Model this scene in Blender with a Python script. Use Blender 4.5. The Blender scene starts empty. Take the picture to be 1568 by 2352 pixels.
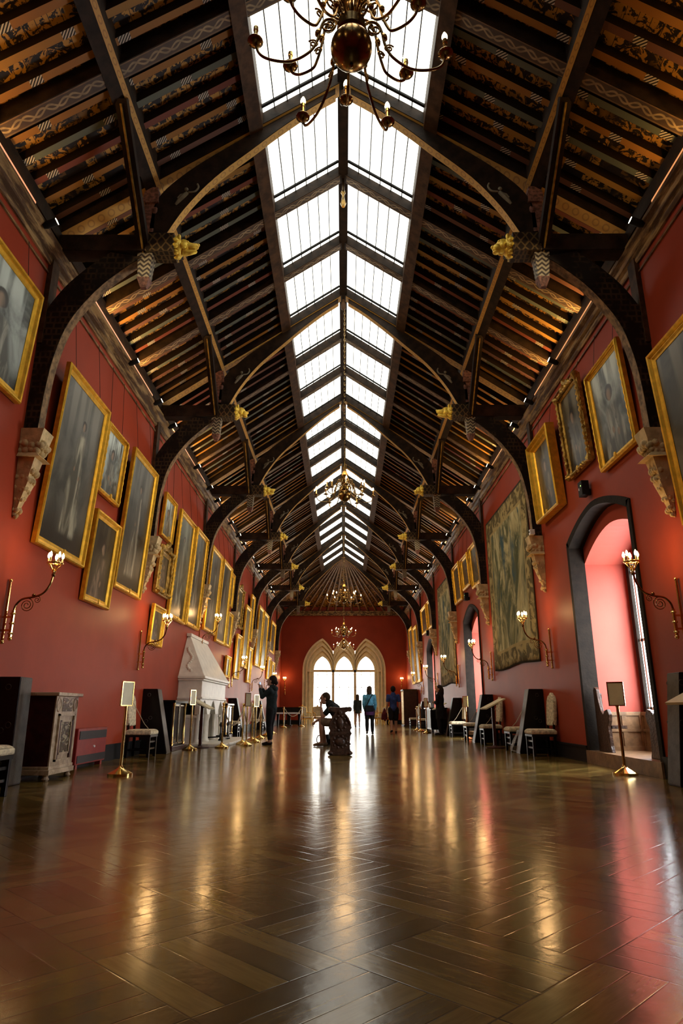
import bpy, bmesh, math, random
from mathutils import Vector, Matrix
random.seed(7)
R = math.radians
PI = math.pi
SC = bpy.context.scene
COL = SC.collection

# ------------------------------------------------------------------ camera, world, exposure
cd = bpy.data.cameras.new('camera')
cam = bpy.data.objects.new('camera', cd)
COL.objects.link(cam)
cd.sensor_fit = 'VERTICAL'
cd.sensor_height = 24.0
cd.sensor_width = 16.0
cd.lens = 1490 / 2352 * 24.0
cd.clip_start = 0.05
cd.clip_end = 200
CAMH = 0.84
cam.location = (0, 0, CAMH)
cam.rotation_euler = (R(90) + math.atan(456 / 1490), 0, 0.0032)
SC.camera = cam

world = bpy.data.worlds.new('sky')
SC.world = world
world.use_nodes = True
world.node_tree.nodes['Background'].inputs[0].default_value = (0.75, 0.85, 1.0, 1)
world.node_tree.nodes['Background'].inputs[1].default_value = 0.6

SC.view_settings.view_transform = 'Standard'
SC.view_settings.look = 'None'
SC.view_settings.gamma = 1.0
SC.view_settings.use_curve_mapping = False
SC.view_settings.exposure = 0.0
SC.cycles.use_denoising = True
SC.cycles.max_bounces = 6
SC.cycles.diffuse_bounces = 3
SC.cycles.glossy_bounces = 3
SC.cycles.transmission_bounces = 4
SC.cycles.transparent_max_bounces = 6
SC.cycles.sample_clamp_indirect = 4.0
SC.cycles.caustics_reflective = False
SC.cycles.caustics_refractive = False

# light levels
SKY_E = 2.9        # skylight panes
END_E = 8.5        # end window panes
ALC_E = 22.0       # alcove window panes
BULB_E = 60.0
SCONCE_W = 11.0
CHAND_W = 13.0
SPOT_W = 180.0
UPLIGHT_W = 50.0

# room dimensions
W = 4.15           # half width
YN, YF = -2.4, 44.3
PLATE = 7.0        # wall top
RIDGE, SLOPE = 10.2, 0.70
def roof_z(x): return RIDGE - SLOPE * abs(x)
TRUSS_Y = [7.8 + 5.4 * k for k in range(7)]

# ------------------------------------------------------------------ materials
MATS = {}
class N:
    """tiny node helper"""
    def __init__(s, name):
        s.m = bpy.data.materials.new(name); s.m.use_nodes = True
        s.t = s.m.node_tree; s.b = s.t.nodes['Principled BSDF']
        MATS[name] = s.m
    def n(s, kind, **kw):
        nd = s.t.nodes.new(kind)
        for k, v in kw.items(): setattr(nd, k, v)
        return nd
    def link(s, a, b): s.t.links.new(a, b)
    def val(s, sock, v):
        if isinstance(v, bpy.types.NodeSocket): s.link(v, sock)
        else: sock.default_value = v
    def math(s, op, a, b=0.0, c=0.0):
        nd = s.n('ShaderNodeMath', operation=op)
        s.val(nd.inputs[0], a); s.val(nd.inputs[1], b); s.val(nd.inputs[2], c)
        return nd.outputs[0]
    def mix(s, f, a, b, blend='MIX'):
        nd = s.n('ShaderNodeMix', data_type='RGBA', blend_type=blend)
        s.val(nd.inputs[0], f)
        s.val(nd.inputs[6], (*a, 1) if isinstance(a, tuple) else a)
        s.val(nd.inputs[7], (*b, 1) if isinstance(b, tuple) else b)
        return nd.outputs[2]
    def coord(s, which='Object'):
        return s.n('ShaderNodeTexCoord').outputs[which]
    def noise(s, vec, scale=5, detail=4, rough=.55, dist=0.0):
        nd = s.n('ShaderNodeTexNoise'); s.val(nd.inputs['Vector'], vec)
        nd.inputs['Scale'].default_value = scale; nd.inputs['Detail'].default_value = detail
        nd.inputs['Roughness'].default_value = rough; nd.inputs['Distortion'].default_value = dist
        return nd.outputs[0]
    def mapping(s, vec, scale=(1, 1, 1), rot=(0, 0, 0), loc=(0, 0, 0)):
        nd = s.n('ShaderNodeMapping'); s.link(vec, nd.inputs[0])
        s.val(nd.inputs['Location'], loc)
        nd.inputs['Rotation'].default_value = rot; nd.inputs['Scale'].default_value = scale
        return nd.outputs[0]
    def sep(s, vec):
        nd = s.n('ShaderNodeSeparateXYZ'); s.link(vec, nd.inputs[0]); return nd.outputs
    def comb(s, x, y, z=0.0):
        nd = s.n('ShaderNodeCombineXYZ')
        for i, v in enumerate((x, y, z)): s.val(nd.inputs[i], v)
        return nd.outputs[0]
    def ramp(s, fac, stops, interp='LINEAR'):
        nd = s.n('ShaderNodeValToRGB'); s.link(fac, nd.inputs[0])
        cr = nd.color_ramp; cr.interpolation = interp
        while len(cr.elements) < len(stops): cr.elements.new(0.5)
        for e, (p, c) in zip(cr.elements, stops):
            e.position = p; e.color = (*c, 1) if isinstance(c, tuple) else (c, c, c, 1)
        return nd.outputs[0]
    def smooth(s, v, lo, hi):
        nd = s.n('ShaderNodeMapRange', interpolation_type='SMOOTHSTEP')
        s.val(nd.inputs[0], v); nd.inputs[1].default_value = lo; nd.inputs[2].default_value = hi
        return nd.outputs[0]
    def bump(s, h, strength=.3, dist=.02):
        nd = s.n('ShaderNodeBump'); s.link(h, nd.inputs['Height'])
        nd.inputs['Strength'].default_value = strength; nd.inputs['Distance'].default_value = dist
        s.link(nd.outputs[0], s.b.inputs['Normal'])
    def set(s, color=None, rough=None, metal=None, spec=None, coat=None, emis=None, estr=None, trans=None, alpha=None, sheen=None):
        I = s.b.inputs
        for k, v in (('Base Color', color), ('Roughness', rough), ('Metallic', metal), ('Specular IOR Level', spec), ('Coat Weight', coat),
                     ('Emission Color', emis), ('Emission Strength', estr), ('Transmission Weight', trans), ('Alpha', alpha), ('Sheen Weight', sheen)):
            if v is None: continue
            s.val(I[k], (*v, 1) if isinstance(v, tuple) and len(v) == 3 else v)
        return s.m

def plain(name, col, rough=.5, metal=0.0, var=.25, scale=8.0, bump=.15, bscale=40.0, spec=.35, coat=0.0):
    k = N(name); v = k.coord('Object')
    f = k.noise(v, scale, 5)
    lo = tuple(c * (1 - var) for c in col); hi = tuple(min(1, c * (1 + var)) for c in col)
    k.set(color=k.mix(k.smooth(f, .3, .7), lo, hi), rough=rough, metal=metal, spec=spec, coat=coat)
    if bump: k.bump(k.noise(v, bscale, 3), bump, .01)
    return k.m

# walls: dyed silk-like paint with a faint weave
def wall_mat(name, col):
    k = N(name); v = k.coord('Object')
    f = k.noise(v, .9, 5)
    weave = k.noise(k.mapping(v, (90, 90, 5)), 1.0, 2)
    c = k.mix(k.smooth(f, .3, .7), tuple(x * .88 for x in col), tuple(x * 1.1 for x in col))
    k.set(color=c, rough=.50, spec=.20)
    k.bump(weave, .12, .004)
    return k.m
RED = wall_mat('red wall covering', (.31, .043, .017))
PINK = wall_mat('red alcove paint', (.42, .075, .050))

# parquet floor: square blocks turned 45 degrees, each of several strips, alternate blocks laid crosswise
k = N('oak parquet')
o = k.sep(k.coord('Object'))
S = 0.62
u = k.math('DIVIDE', k.math('ADD', o[0], o[1]), S * 1.41421)
v = k.math('DIVIDE', k.math('SUBTRACT', o[1], o[0]), S * 1.41421)
fu, fv = k.math('FLOOR', u), k.math('FLOOR', v)
chk = k.math('MODULO', k.math('ABSOLUTE', k.math('ADD', fu, fv)), 2.0)
ru, rv = k.math('SUBTRACT', u, fu), k.math('SUBTRACT', v, fv)
sa = k.math('ADD', k.math('MULTIPLY', ru, chk), k.math('MULTIPLY', rv, k.math('SUBTRACT', 1.0, chk)))
sb = k.math('ADD', k.math('MULTIPLY', rv, chk), k.math('MULTIPLY', ru, k.math('SUBTRACT', 1.0, chk)))
s6 = k.math('MULTIPLY', sa, 5.0)
strip = k.math('FLOOR', s6)
wn = k.n('ShaderNodeTexWhiteNoise', noise_dimensions='3D')
k.link(k.comb(fu, fv, strip), wn.inputs['Vector'])
wb = k.n('ShaderNodeTexWhiteNoise', noise_dimensions='2D')
k.link(k.comb(fu, fv), wb.inputs['Vector'])
fr = k.math('FRACT', s6)
edge = k.math('MINIMUM', k.math('MINIMUM', fr, k.math('SUBTRACT', 1.0, fr)), 1.0)
gap1 = k.smooth(edge, 0.0, .035)
eb = k.math('MINIMUM', k.math('MINIMUM', ru, k.math('SUBTRACT', 1.0, ru)), k.math('MINIMUM', rv, k.math('SUBTRACT', 1.0, rv)))
gap2 = k.smooth(eb, 0.0, .010)
gap = k.math('MULTIPLY', gap1, gap2)
grain = k.noise(k.comb(k.math('MULTIPLY', sa, 26.0), k.math('MULTIPLY', sb, 2.5), k.math('MULTIPLY', wn.outputs[0], 40.0)), 1.0, 6, .6)
tone = k.math('ADD', k.math('MULTIPLY', wn.outputs[0], .45), k.math('ADD', k.math('MULTIPLY', grain, .55), k.math('MULTIPLY', wb.outputs[0], .2)))
c = k.ramp(tone, [(.25, (.042, .024, .005)), (.6, (.120, .074, .016)), (.95, (.25, .165, .042))])
c = k.mix(gap, (.014, .008, .003), c)
wear = k.noise(k.coord('Object'), 1.3, 6)
k.set(color=c, rough=k.math('ADD', .08, k.math('MULTIPLY', wear, .18)), spec=.85)
h = k.math('ADD', k.math('MULTIPLY', gap, .18), k.math('ADD', k.math('MULTIPLY', grain, .10), k.math('MULTIPLY', k.noise(k.coord('Object'), 7.0, 3), .9)))
k.bump(h, .24, .006)
FLOOR = k.m

DARKWOOD = plain('smoke dark oak', (.020, .0105, .005), .6, var=.5, scale=6, bump=.3, bscale=30, spec=.18)
BROWNWOOD = plain('brown oak', (.062, .030, .012), .55, var=.45, scale=6, bump=.3, bscale=30, spec=.2)
PALEWOOD = plain('panelling oak', (.22, .125, .06), .38, var=.3, scale=7, bump=.2, bscale=40)
BLACK = plain('black lacquer', (.005, .0045, .0045), .28, var=.2, bump=.03, spec=.22)
BLACKMATT = plain('black paint', (.008, .008, .008), .5, var=.2, spec=.15)
MAHOG = plain('dark red mahogany', (.040, .009, .008), .35, var=.35)
GREYMETAL = plain('dull steel strip', (.055, .05, .04), .42, .2, var=.3, spec=.3)
IRON = plain('black iron', (.012, .012, .012), .4, .6)
GOLD = plain('gilded moulding', (.80, .47, .045), .40, .70, var=.18, scale=9, bump=.2, bscale=80)
GOLDDARK = plain('old gilding', (.42, .26, .055), .42, .75, var=.45, scale=12, bump=.5, bscale=60)
GILTHEAD = plain('gilded carving', (.95, .58, .07), .42, .30, var=.3, scale=16, bump=.3, bscale=50)
BRASS = plain('polished brass', (.80, .56, .20), .16, 1.0, var=.15, bump=.02)
BRASSDARK = plain('aged brass', (.26, .165, .055), .22, 1.0, var=.35, bump=.05)
MARBLE = plain('white carved marble', (.78, .74, .64), .40, var=.08, scale=5, bump=.3, bscale=18)
STONE = plain('pale limestone', (.60, .46, .24), .7, var=.25, scale=7, bump=.6, bscale=22, spec=.2)
DARKSTONE = plain('dark grey stone', (.013, .009, .006), .65, var=.3, scale=7, bump=.4, bscale=30, spec=.1)
WINSTONE = plain('cream window stone', (.84, .72, .47), .6, var=.10, scale=4, bump=.15, bscale=25)
k = N('worn gilt cornice'); o = k.coord('Object')
k.set(color=k.mix(k.smooth(k.noise(k.mapping(o, (9, 1.6, 14)), 1.0, 5, .65), .42, .64), (.075, .036, .013), (.40, .26, .105)), rough=.5, spec=.3)
k.bump(k.noise(o, 26, 3), .4, .01)
CORNICE = k.m
UPHOL = plain('cream damask', (.58, .50, .33), .7, var=.35, scale=22, bump=.3, bscale=60)
CREAM = plain('cream card', (.70, .64, .42), .5, var=.05)
WHITE = plain('white paint', (.80, .80, .78), .4, var=.04)
ROPE = plain('braided cord', (.42, .34, .22), .7, var=.3, scale=60)
CANDLE = plain('candle tube', (.72, .55, .28), .5, var=.15)
BLUEGLASS = plain('pale ivory enamel', (.62, .60, .50), .35, var=.1)
HEATRED = plain('red metal casing', (.26, .03, .028), .35, var=.15)
GRILLE = plain('black grille', (.010, .010, .011), .5)
REDPOST = plain('old red polychrome', (.17, .075, .05), .6, var=.6, scale=20, bump=.5, bscale=40)
BRONZE = plain('carved walnut', (.050, .026, .016), .33, var=.5, scale=14, bump=.9, bscale=26)

SKIN = plain('skin', (.44, .25, .17), .5, var=.08, bump=.05)
def cloth(name, col): return plain(name, col, .85, var=.25, scale=10, bump=.25, bscale=90, spec=.2)
HAIRB = cloth('dark hair', (.015, .010, .008))
HAIRBR = cloth('brown hair', (.045, .028, .014))
C_NAVY = cloth('dark teal fleece', (.016, .026, .030))
C_BLACK = cloth('black cloth', (.009, .009, .011))
C_OLIVE = cloth('dark olive jacket', (.022, .024, .017))
C_BLUE = cloth('bright blue top', (.10, .36, .55))
C_ROYAL = cloth('royal blue shirt', (.030, .055, .19))
C_PURP = cloth('purple wrap', (.09, .035, .12))
C_KHAKI = cloth('khaki shorts', (.16, .11, .07))
C_TEE = cloth('charcoal tee shirt', (.018, .020, .019))
C_BURG = cloth('dark red jacket', (.10, .012, .014))
SHOE = cloth('dark shoe', (.016, .013, .012))
SOLE = plain('white sole', (.55, .53, .5), .6)
TAN = cloth('tan sandal', (.20, .13, .08))

def emis(name, col, strength):
    k = N(name); return k.set(color=(.8, .8, .8), rough=.3, emis=col, estr=strength)
def pane_mat(name, col, strength, lines=0.0):
    k = N(name); o = k.coord('Object')
    f = k.noise(k.mapping(o, (.15, 2.2, 1.0)), 1.0, 2)
    c = k.mix(k.smooth(f, .35, .65), tuple(x * .92 for x in col), col)
    return k.set(color=(.8, .85, .8), rough=.25, emis=c, estr=strength)
SKYPANE = pane_mat('frosted daylight glass', (1.0, .98, .86), SKY_E)
ENDPANE = pane_mat('daylight window glass', (1.0, .97, .90), END_E)
ALCPANE = pane_mat('bright window glass', (.90, .95, 1.0), ALC_E)
BULB = emis('lit candle bulb', (1.0, .62, .25), BULB_E)
SPOTFACE = emis('lit spot lens', (1.0, .86, .60), 25.0)
TROUGH_GLOW = emis('painted trough glow', (1.0, .30, .05), .8)  # emission colour standing in for an uplit surface, not a lamp
LED = emis('green indicator lamp', (.5, 1.0, .2), 3.0)
SCREEN = emis('lit phone screen', (.25, .5, .9), 1.2)

k = N('clear plastic'); CLEAR = k.set(color=(.85, .88, .9), rough=.12, alpha=.28, spec=.7)
k = N('cabinet glass'); GLASS = k.set(color=(.10, .10, .10), rough=.06, alpha=.45, spec=.7)

# painted roof boards: dark planks with ochre painted panels
k = N('painted roof boards'); uv = k.coord('UV'); q = k.sep(uv)
bd = k.math('MULTIPLY', q[1], 6.5); bf = k.math('FRACT', bd)
gapb = k.smooth(k.math('MINIMUM', bf, k.math('SUBTRACT', 1.0, bf)), .0, .05)
ru_ = k.math('FLOOR', k.math('MULTIPLY', q[0], 1 / .30))
wn = k.n('ShaderNodeTexWhiteNoise', noise_dimensions='2D'); k.link(k.comb(ru_, k.math('FLOOR', bd)), wn.inputs['Vector'])
leaf = k.noise(k.mapping(uv, (9, 7, 1)), 1.0, 3, .6, 1.6)
m1 = k.smooth(leaf, .47, .53)
wide = k.noise(k.mapping(uv, (.9, .9, 1)), 1.0, 2)
m2 = k.math('MULTIPLY', m1, k.smooth(k.math('ADD', wide, k.math('MULTIPLY', wn.outputs[0], .25)), .44, .58))
c = k.mix(m2, (.012, .006, .003), (.55, .27, .04))
c = k.mix(gapb, (.006, .003, .002), c)
k.set(color=c, rough=.65)
ROOFBOARD = k.m

# common rafters: paint on the underside, banded
k = N('painted common rafter'); g = k.sep(k.coord('Generated')); ob = k.sep(k.coord('Object'))
rnd = k.n('ShaderNodeObjectInfo').outputs['Random']
nrm = k.sep(k.n('ShaderNodeNewGeometry').outputs['Normal'])
paint = k.ramp(rnd, [(0, (.30, .13, .022)), (.26, (.17, .045, .022)), (.42, (.11, .12, .085)), (.56, (.32, .16, .028)), (.82, (.14, .06, .035))], 'CONSTANT')
x = g[0]
ph = k.math('FRACT', k.math('ADD', k.math('MULTIPLY', x, 3.0), rnd))
band = k.math('MULTIPLY', k.math('GREATER_THAN', ph, .70), k.math('LESS_THAN', ph, .84))
st = k.math('GREATER_THAN', k.math('FRACT', k.math('MULTIPLY', k.math('ADD', ob[0], ob[1]), 22.0)), .5)
stripe = k.mix(st, (.02, .015, .01), (.55, .48, .36))
c = k.mix(band, paint, stripe)
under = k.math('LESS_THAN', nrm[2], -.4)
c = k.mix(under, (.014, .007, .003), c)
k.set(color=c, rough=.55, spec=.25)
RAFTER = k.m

# principal rafter soffit: two crossing wavy lines (uv: x in metres along, y 0..1 across)
k = N('wave painted soffit'); uv = k.coord('UV'); q = k.sep(uv)
def wave(ph):
    s_ = k.math('MULTIPLY', k.math('SINE', k.math('ADD', k.math('MULTIPLY', q[0], 20.0), ph)), .20)
    return k.smooth(k.math('ABSOLUTE', k.math('SUBTRACT', k.math('SUBTRACT', q[1], .5), s_)), .10, .05)
ww = k.math('MAXIMUM', wave(0.0), wave(2.0))
bord = k.smooth(k.math('ABSOLUTE', k.math('SUBTRACT', q[1], .5)), .40, .43)
nz = k.noise(k.mapping(uv, (6, 2, 1)), 1.0, 4)
c = k.mix(ww, (.060, .030, .012), (.34, .24, .12))
c = k.mix(bord, c, (.20, .11, .035))
c = k.mix(k.smooth(nz, .35, .7), k.mix(.5, c, (.03, .015, .008)), c)
k.set(color=c, rough=.6)
SOFFIT = k.m
k = N('ring painted soffit'); uv = k.coord('UV'); q = k.sep(uv)
a = k.math('SUBTRACT', k.math('FRACT', k.math('MULTIPLY', q[0], 6.0)), .5); b = k.math('SUBTRACT', q[1], .5)
rr = k.math('SQRT', k.math('ADD', k.math('MULTIPLY', a, a), k.math('MULTIPLY', b, b)))
ring = k.smooth(k.math('ABSOLUTE', k.math('SUBTRACT', rr, .27)), .09, .04)
k.set(color=k.mix(k.math('MULTIPLY', ring, .55), (.56, .31, .055), (.26, .12, .03)), rough=.55)
RINGSOFFIT = k.m

PALESOFFIT = plain('worn pale soffit', (.20, .12, .05), .6, var=.6, scale=12, bump=.3)
GREYPAINT = plain('grey green painted carving', (.20, .17, .11), .6, var=.3)
# strap and step pattern on braces and hammer beams
k = N('fret painted timber'); o = k.coord('Object')
br = k.n('ShaderNodeTexBrick'); k.link(k.mapping(o, (1, 1, 1), (R(90), 0, 0)), br.inputs[0])
br.inputs['Scale'].default_value = 3.4; br.inputs['Brick Width'].default_value = .42; br.inputs['Row Height'].default_value = .30; br.offset_frequency = 3; br.squash = .55; br.squash_frequency = 2; br.inputs['Mortar Size'].default_value = .05
br.inputs['Color1'].default_value = (.010, .006, .004, 1); br.inputs['Color2'].default_value = (.016, .009, .005, 1); br.inputs['Mortar'].default_value = (.055, .034, .015, 1)
f = k.smooth(k.noise(o, 4, 3), .4, .6)
k.set(color=k.mix(f, (.010, .006, .004), br.outputs[0]), rough=.6, spec=.2)
FRET = k.m
k = N('scale painted timber'); o = k.coord('Object')
vo = k.n('ShaderNodeTexVoronoi', feature='DISTANCE_TO_EDGE'); k.link(k.mapping(o, (1, 1, .7), (0, R(45), 0)), vo.inputs[0]); vo.inputs['Scale'].default_value = 11
vo.inputs['Randomness'].default_value = .25
k.set(color=k.mix(k.smooth(vo.outputs[0], .06, .14), (.11, .068, .024), (.020, .012, .006)), rough=.55, spec=.2)
SCALES = k.m
k = N('chevron painted pendant'); o = k.sep(k.coord('Object'))
zz = k.math('ADD', k.math('MULTIPLY', o[2], 14.0), k.math('MULTIPLY', k.math('ABSOLUTE', k.math('SUBTRACT', k.math('FRACT', k.math('MULTIPLY', k.math('ADD', o[0], o[1]), 9.0)), .5)), 1.4))
k.set(color=k.mix(k.math('GREATER_THAN', k.math('FRACT', zz), .5), (.03, .018, .01), (.30, .25, .15)), rough=.6)
CHEVRON = k.m

# oil paintings (uv based): broad tonal ground, a figure with a head, one colour set per sitter
def canvas_mat(name, ground, ground2, dress, full=True, cx=.5, flesh=(.25, .165, .10)):
    k = N(name); uv = k.coord('UV'); q = k.sep(uv)
    rnd = k.n('ShaderNodeObjectInfo').outputs['Random']
    off = k.comb(k.math('MULTIPLY', rnd, 37.0), k.math('MULTIPLY', rnd, 91.0), 0.0)
    g = k.noise(k.mapping(uv, (2.2, 2.2 if not full else 3.2, 1), loc=off), 1.0, 5, .55, .6)
    c = k.mix(k.smooth(g, .35, .68), ground, ground2)
    c = k.mix(k.smooth(q[1], .30, .0), c, tuple(x * .45 for x in ground))
    dx = k.math('SUBTRACT', k.math('SUBTRACT', q[0], cx), k.math('MULTIPLY', k.math('SUBTRACT', g, .5), .16))
    ax = k.math('ABSOLUTE', dx)
    if full:
        hw = k.math('ADD', .07, k.math('MULTIPLY', k.math('SUBTRACT', .72, q[1]), .22))
        body = k.math('MULTIPLY', k.smooth(k.math('SUBTRACT', ax, hw), .035, -.02), k.math('MULTIPLY', k.smooth(q[1], .745, .71), k.smooth(q[1], .07, .12)))
        hy, hrx, hry = .785, .040, .030
    else:
        hw = k.math('ADD', .15, k.math('MULTIPLY', k.math('SUBTRACT', .52, q[1]), .42))
        body = k.math('MULTIPLY', k.smooth(k.math('SUBTRACT', ax, hw), .05, -.02), k.smooth(q[1], .56, .50))
        hy, hrx, hry = .645, .080, .080
    folds = k.noise(k.mapping(uv, (7, 2.2, 1), loc=off), 1.0, 4, .6, .9)
    dcol = k.mix(k.smooth(folds, .42, .70), tuple(x * .16 for x in dress), dress)
    c = k.mix(k.math('MULTIPLY', k.smooth(q[1], .45, 1.0), k.smooth(k.noise(k.mapping(uv, (5, .6, 1), loc=off), 1.0, 2), .45, .6)), c, tuple(min(1, x * 1.7) for x in ground2))
    c = k.mix(k.math('MULTIPLY', body, .90), c, dcol)
    ex = k.math('DIVIDE', dx, hrx); ey = k.math('DIVIDE', k.math('SUBTRACT', q[1], hy), hry)
    rr = k.math('SQRT', k.math('ADD', k.math('MULTIPLY', ex, ex), k.math('MULTIPLY', ey, ey)))
    eyh = k.math('DIVIDE', k.math('SUBTRACT', q[1], hy + hry * .35), hry * 1.2)
    exh = k.math('DIVIDE', dx, hrx * 1.45)
    rh = k.math('SQRT', k.math('ADD', k.math('MULTIPLY', exh, exh), k.math('MULTIPLY', eyh, eyh)))
    c = k.mix(k.smooth(rh, 1.05, .85), c, (.022, .016, .010))
    c = k.mix(k.math('MULTIPLY', k.smooth(rr, 1.15, .60), k.smooth(ex, 1.3, -.4)), c, flesh)
    # hands
    for hx, hyy in ((-.06, .50 if full else .26), (.08, .46 if full else .20)):
        e1 = k.math('DIVIDE', k.math('SUBTRACT', dx, hx), hrx * .55); e2 = k.math('DIVIDE', k.math('SUBTRACT', q[1], hyy), hry * .6)
        r2 = k.math('SQRT', k.math('ADD', k.math('MULTIPLY', e1, e1), k.math('MULTIPLY', e2, e2)))
        c = k.mix(k.smooth(r2, 1.1, .6), c, tuple(x * .8 for x in flesh))
    k.set(color=c, rough=.30, spec=.3)
    k.bump(k.noise(k.mapping(uv, (60, 90, 1)), 1.0, 2), .12, .004)
    return k.m
CV = {
 'grey_full': canvas_mat('oil grey full length', (.040, .042, .034), (.115, .112, .090), (.44, .42, .30), True, .55),
 'dark_full': canvas_mat('oil dark full length', (.020, .018, .012), (.085, .085, .068), (.44, .40, .29), True, .5),
 'olive_full': canvas_mat('oil olive full length', (.034, .036, .020), (.135, .14, .10), (.50, .50, .36), True, .48),
 'pale_bust': canvas_mat('oil pale half length', (.025, .030, .026), (.36, .42, .38), (.33, .33, .26), False, .5),
 'dark_bust': canvas_mat('oil dark half length', (.014, .011, .006), (.048, .038, .020), (.24, .17, .11), False, .55),
 'brown_bust': canvas_mat('oil brown half length', (.030, .023, .012), (.105, .095, .06), (.19, .17, .11), False, .45),
}

k = N('woven tapestry'); uv = k.coord('UV'); q = k.sep(uv)
g1 = k.noise(k.mapping(uv, (4.5, 2.2, 1)), 1.0, 6, .65, 1.4)
g2 = k.noise(k.mapping(uv, (7, 3.5, 1), loc=(5, 3, 0)), 1.0, 5, .6, .8)
c = k.mix(k.smooth(g1, .40, .60), (.085, .095, .045), (.46, .40, .20))
c = k.mix(k.math('MULTIPLY', k.smooth(g2, .52, .66), k.smooth(q[1], .18, .5)), c, (.045, .09, .10))
c = k.mix(k.math('MULTIPLY', k.smooth(g2, .44, .34), .7), c, (.58, .52, .29))
ed = k.math('MINIMUM', k.math('MULTIPLY', k.math('MINIMUM', q[0], k.math('SUBTRACT', 1.0, q[0])), 1.0), k.math('MINIMUM', q[1], k.math('SUBTRACT', 1.0, q[1])))
inb = k.smooth(ed, .115, .105)
c = k.mix(inb, c, k.mix(k.smooth(k.noise(k.mapping(uv, (14, 14, 1)), 1.0, 4, .6, 1.0), .45, .6), (.11, .09, .04), (.38, .30, .13)))
line = k.smooth(k.math('ABSOLUTE', k.math('SUBTRACT', ed, .112)), .012, .006)
c = k.mix(line, c, (.36, .28, .12))
c = k.mix(k.smooth(ed, .015, .008), c, (.05, .04, .02))
weave = k.noise(k.mapping(uv, (240, 240, 1)), 1.0, 1)
k.set(color=c, rough=.9, spec=.15); k.bump(weave, .3, .004)
TAPESTRY = k.m

# pietra dura panel (uv)
k = N('inlaid stone panel'); uv = k.coord('UV')
g = k.noise(k.mapping(uv, (3, 6, 1)), 1.0, 4, .6, 1.2)
c = k.mix(k.smooth(g, .5, .56), (.060, .050, .035), (.34, .29, .20))
c = k.mix(k.smooth(k.noise(k.mapping(uv, (6, 9, 1)), 1.0, 3), .6, .66), c, (.20, .16, .06))
k.set(color=c, rough=.25)
INLAY = k.m
k = N('veined buff marble'); o = k.coord('Object')
k.set(color=k.mix(k.smooth(k.noise(o, 7, 5, .6, 1.0), .4, .62), (.33, .24, .15), (.52, .42, .29)), rough=.3)
BUFF = k.m

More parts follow.
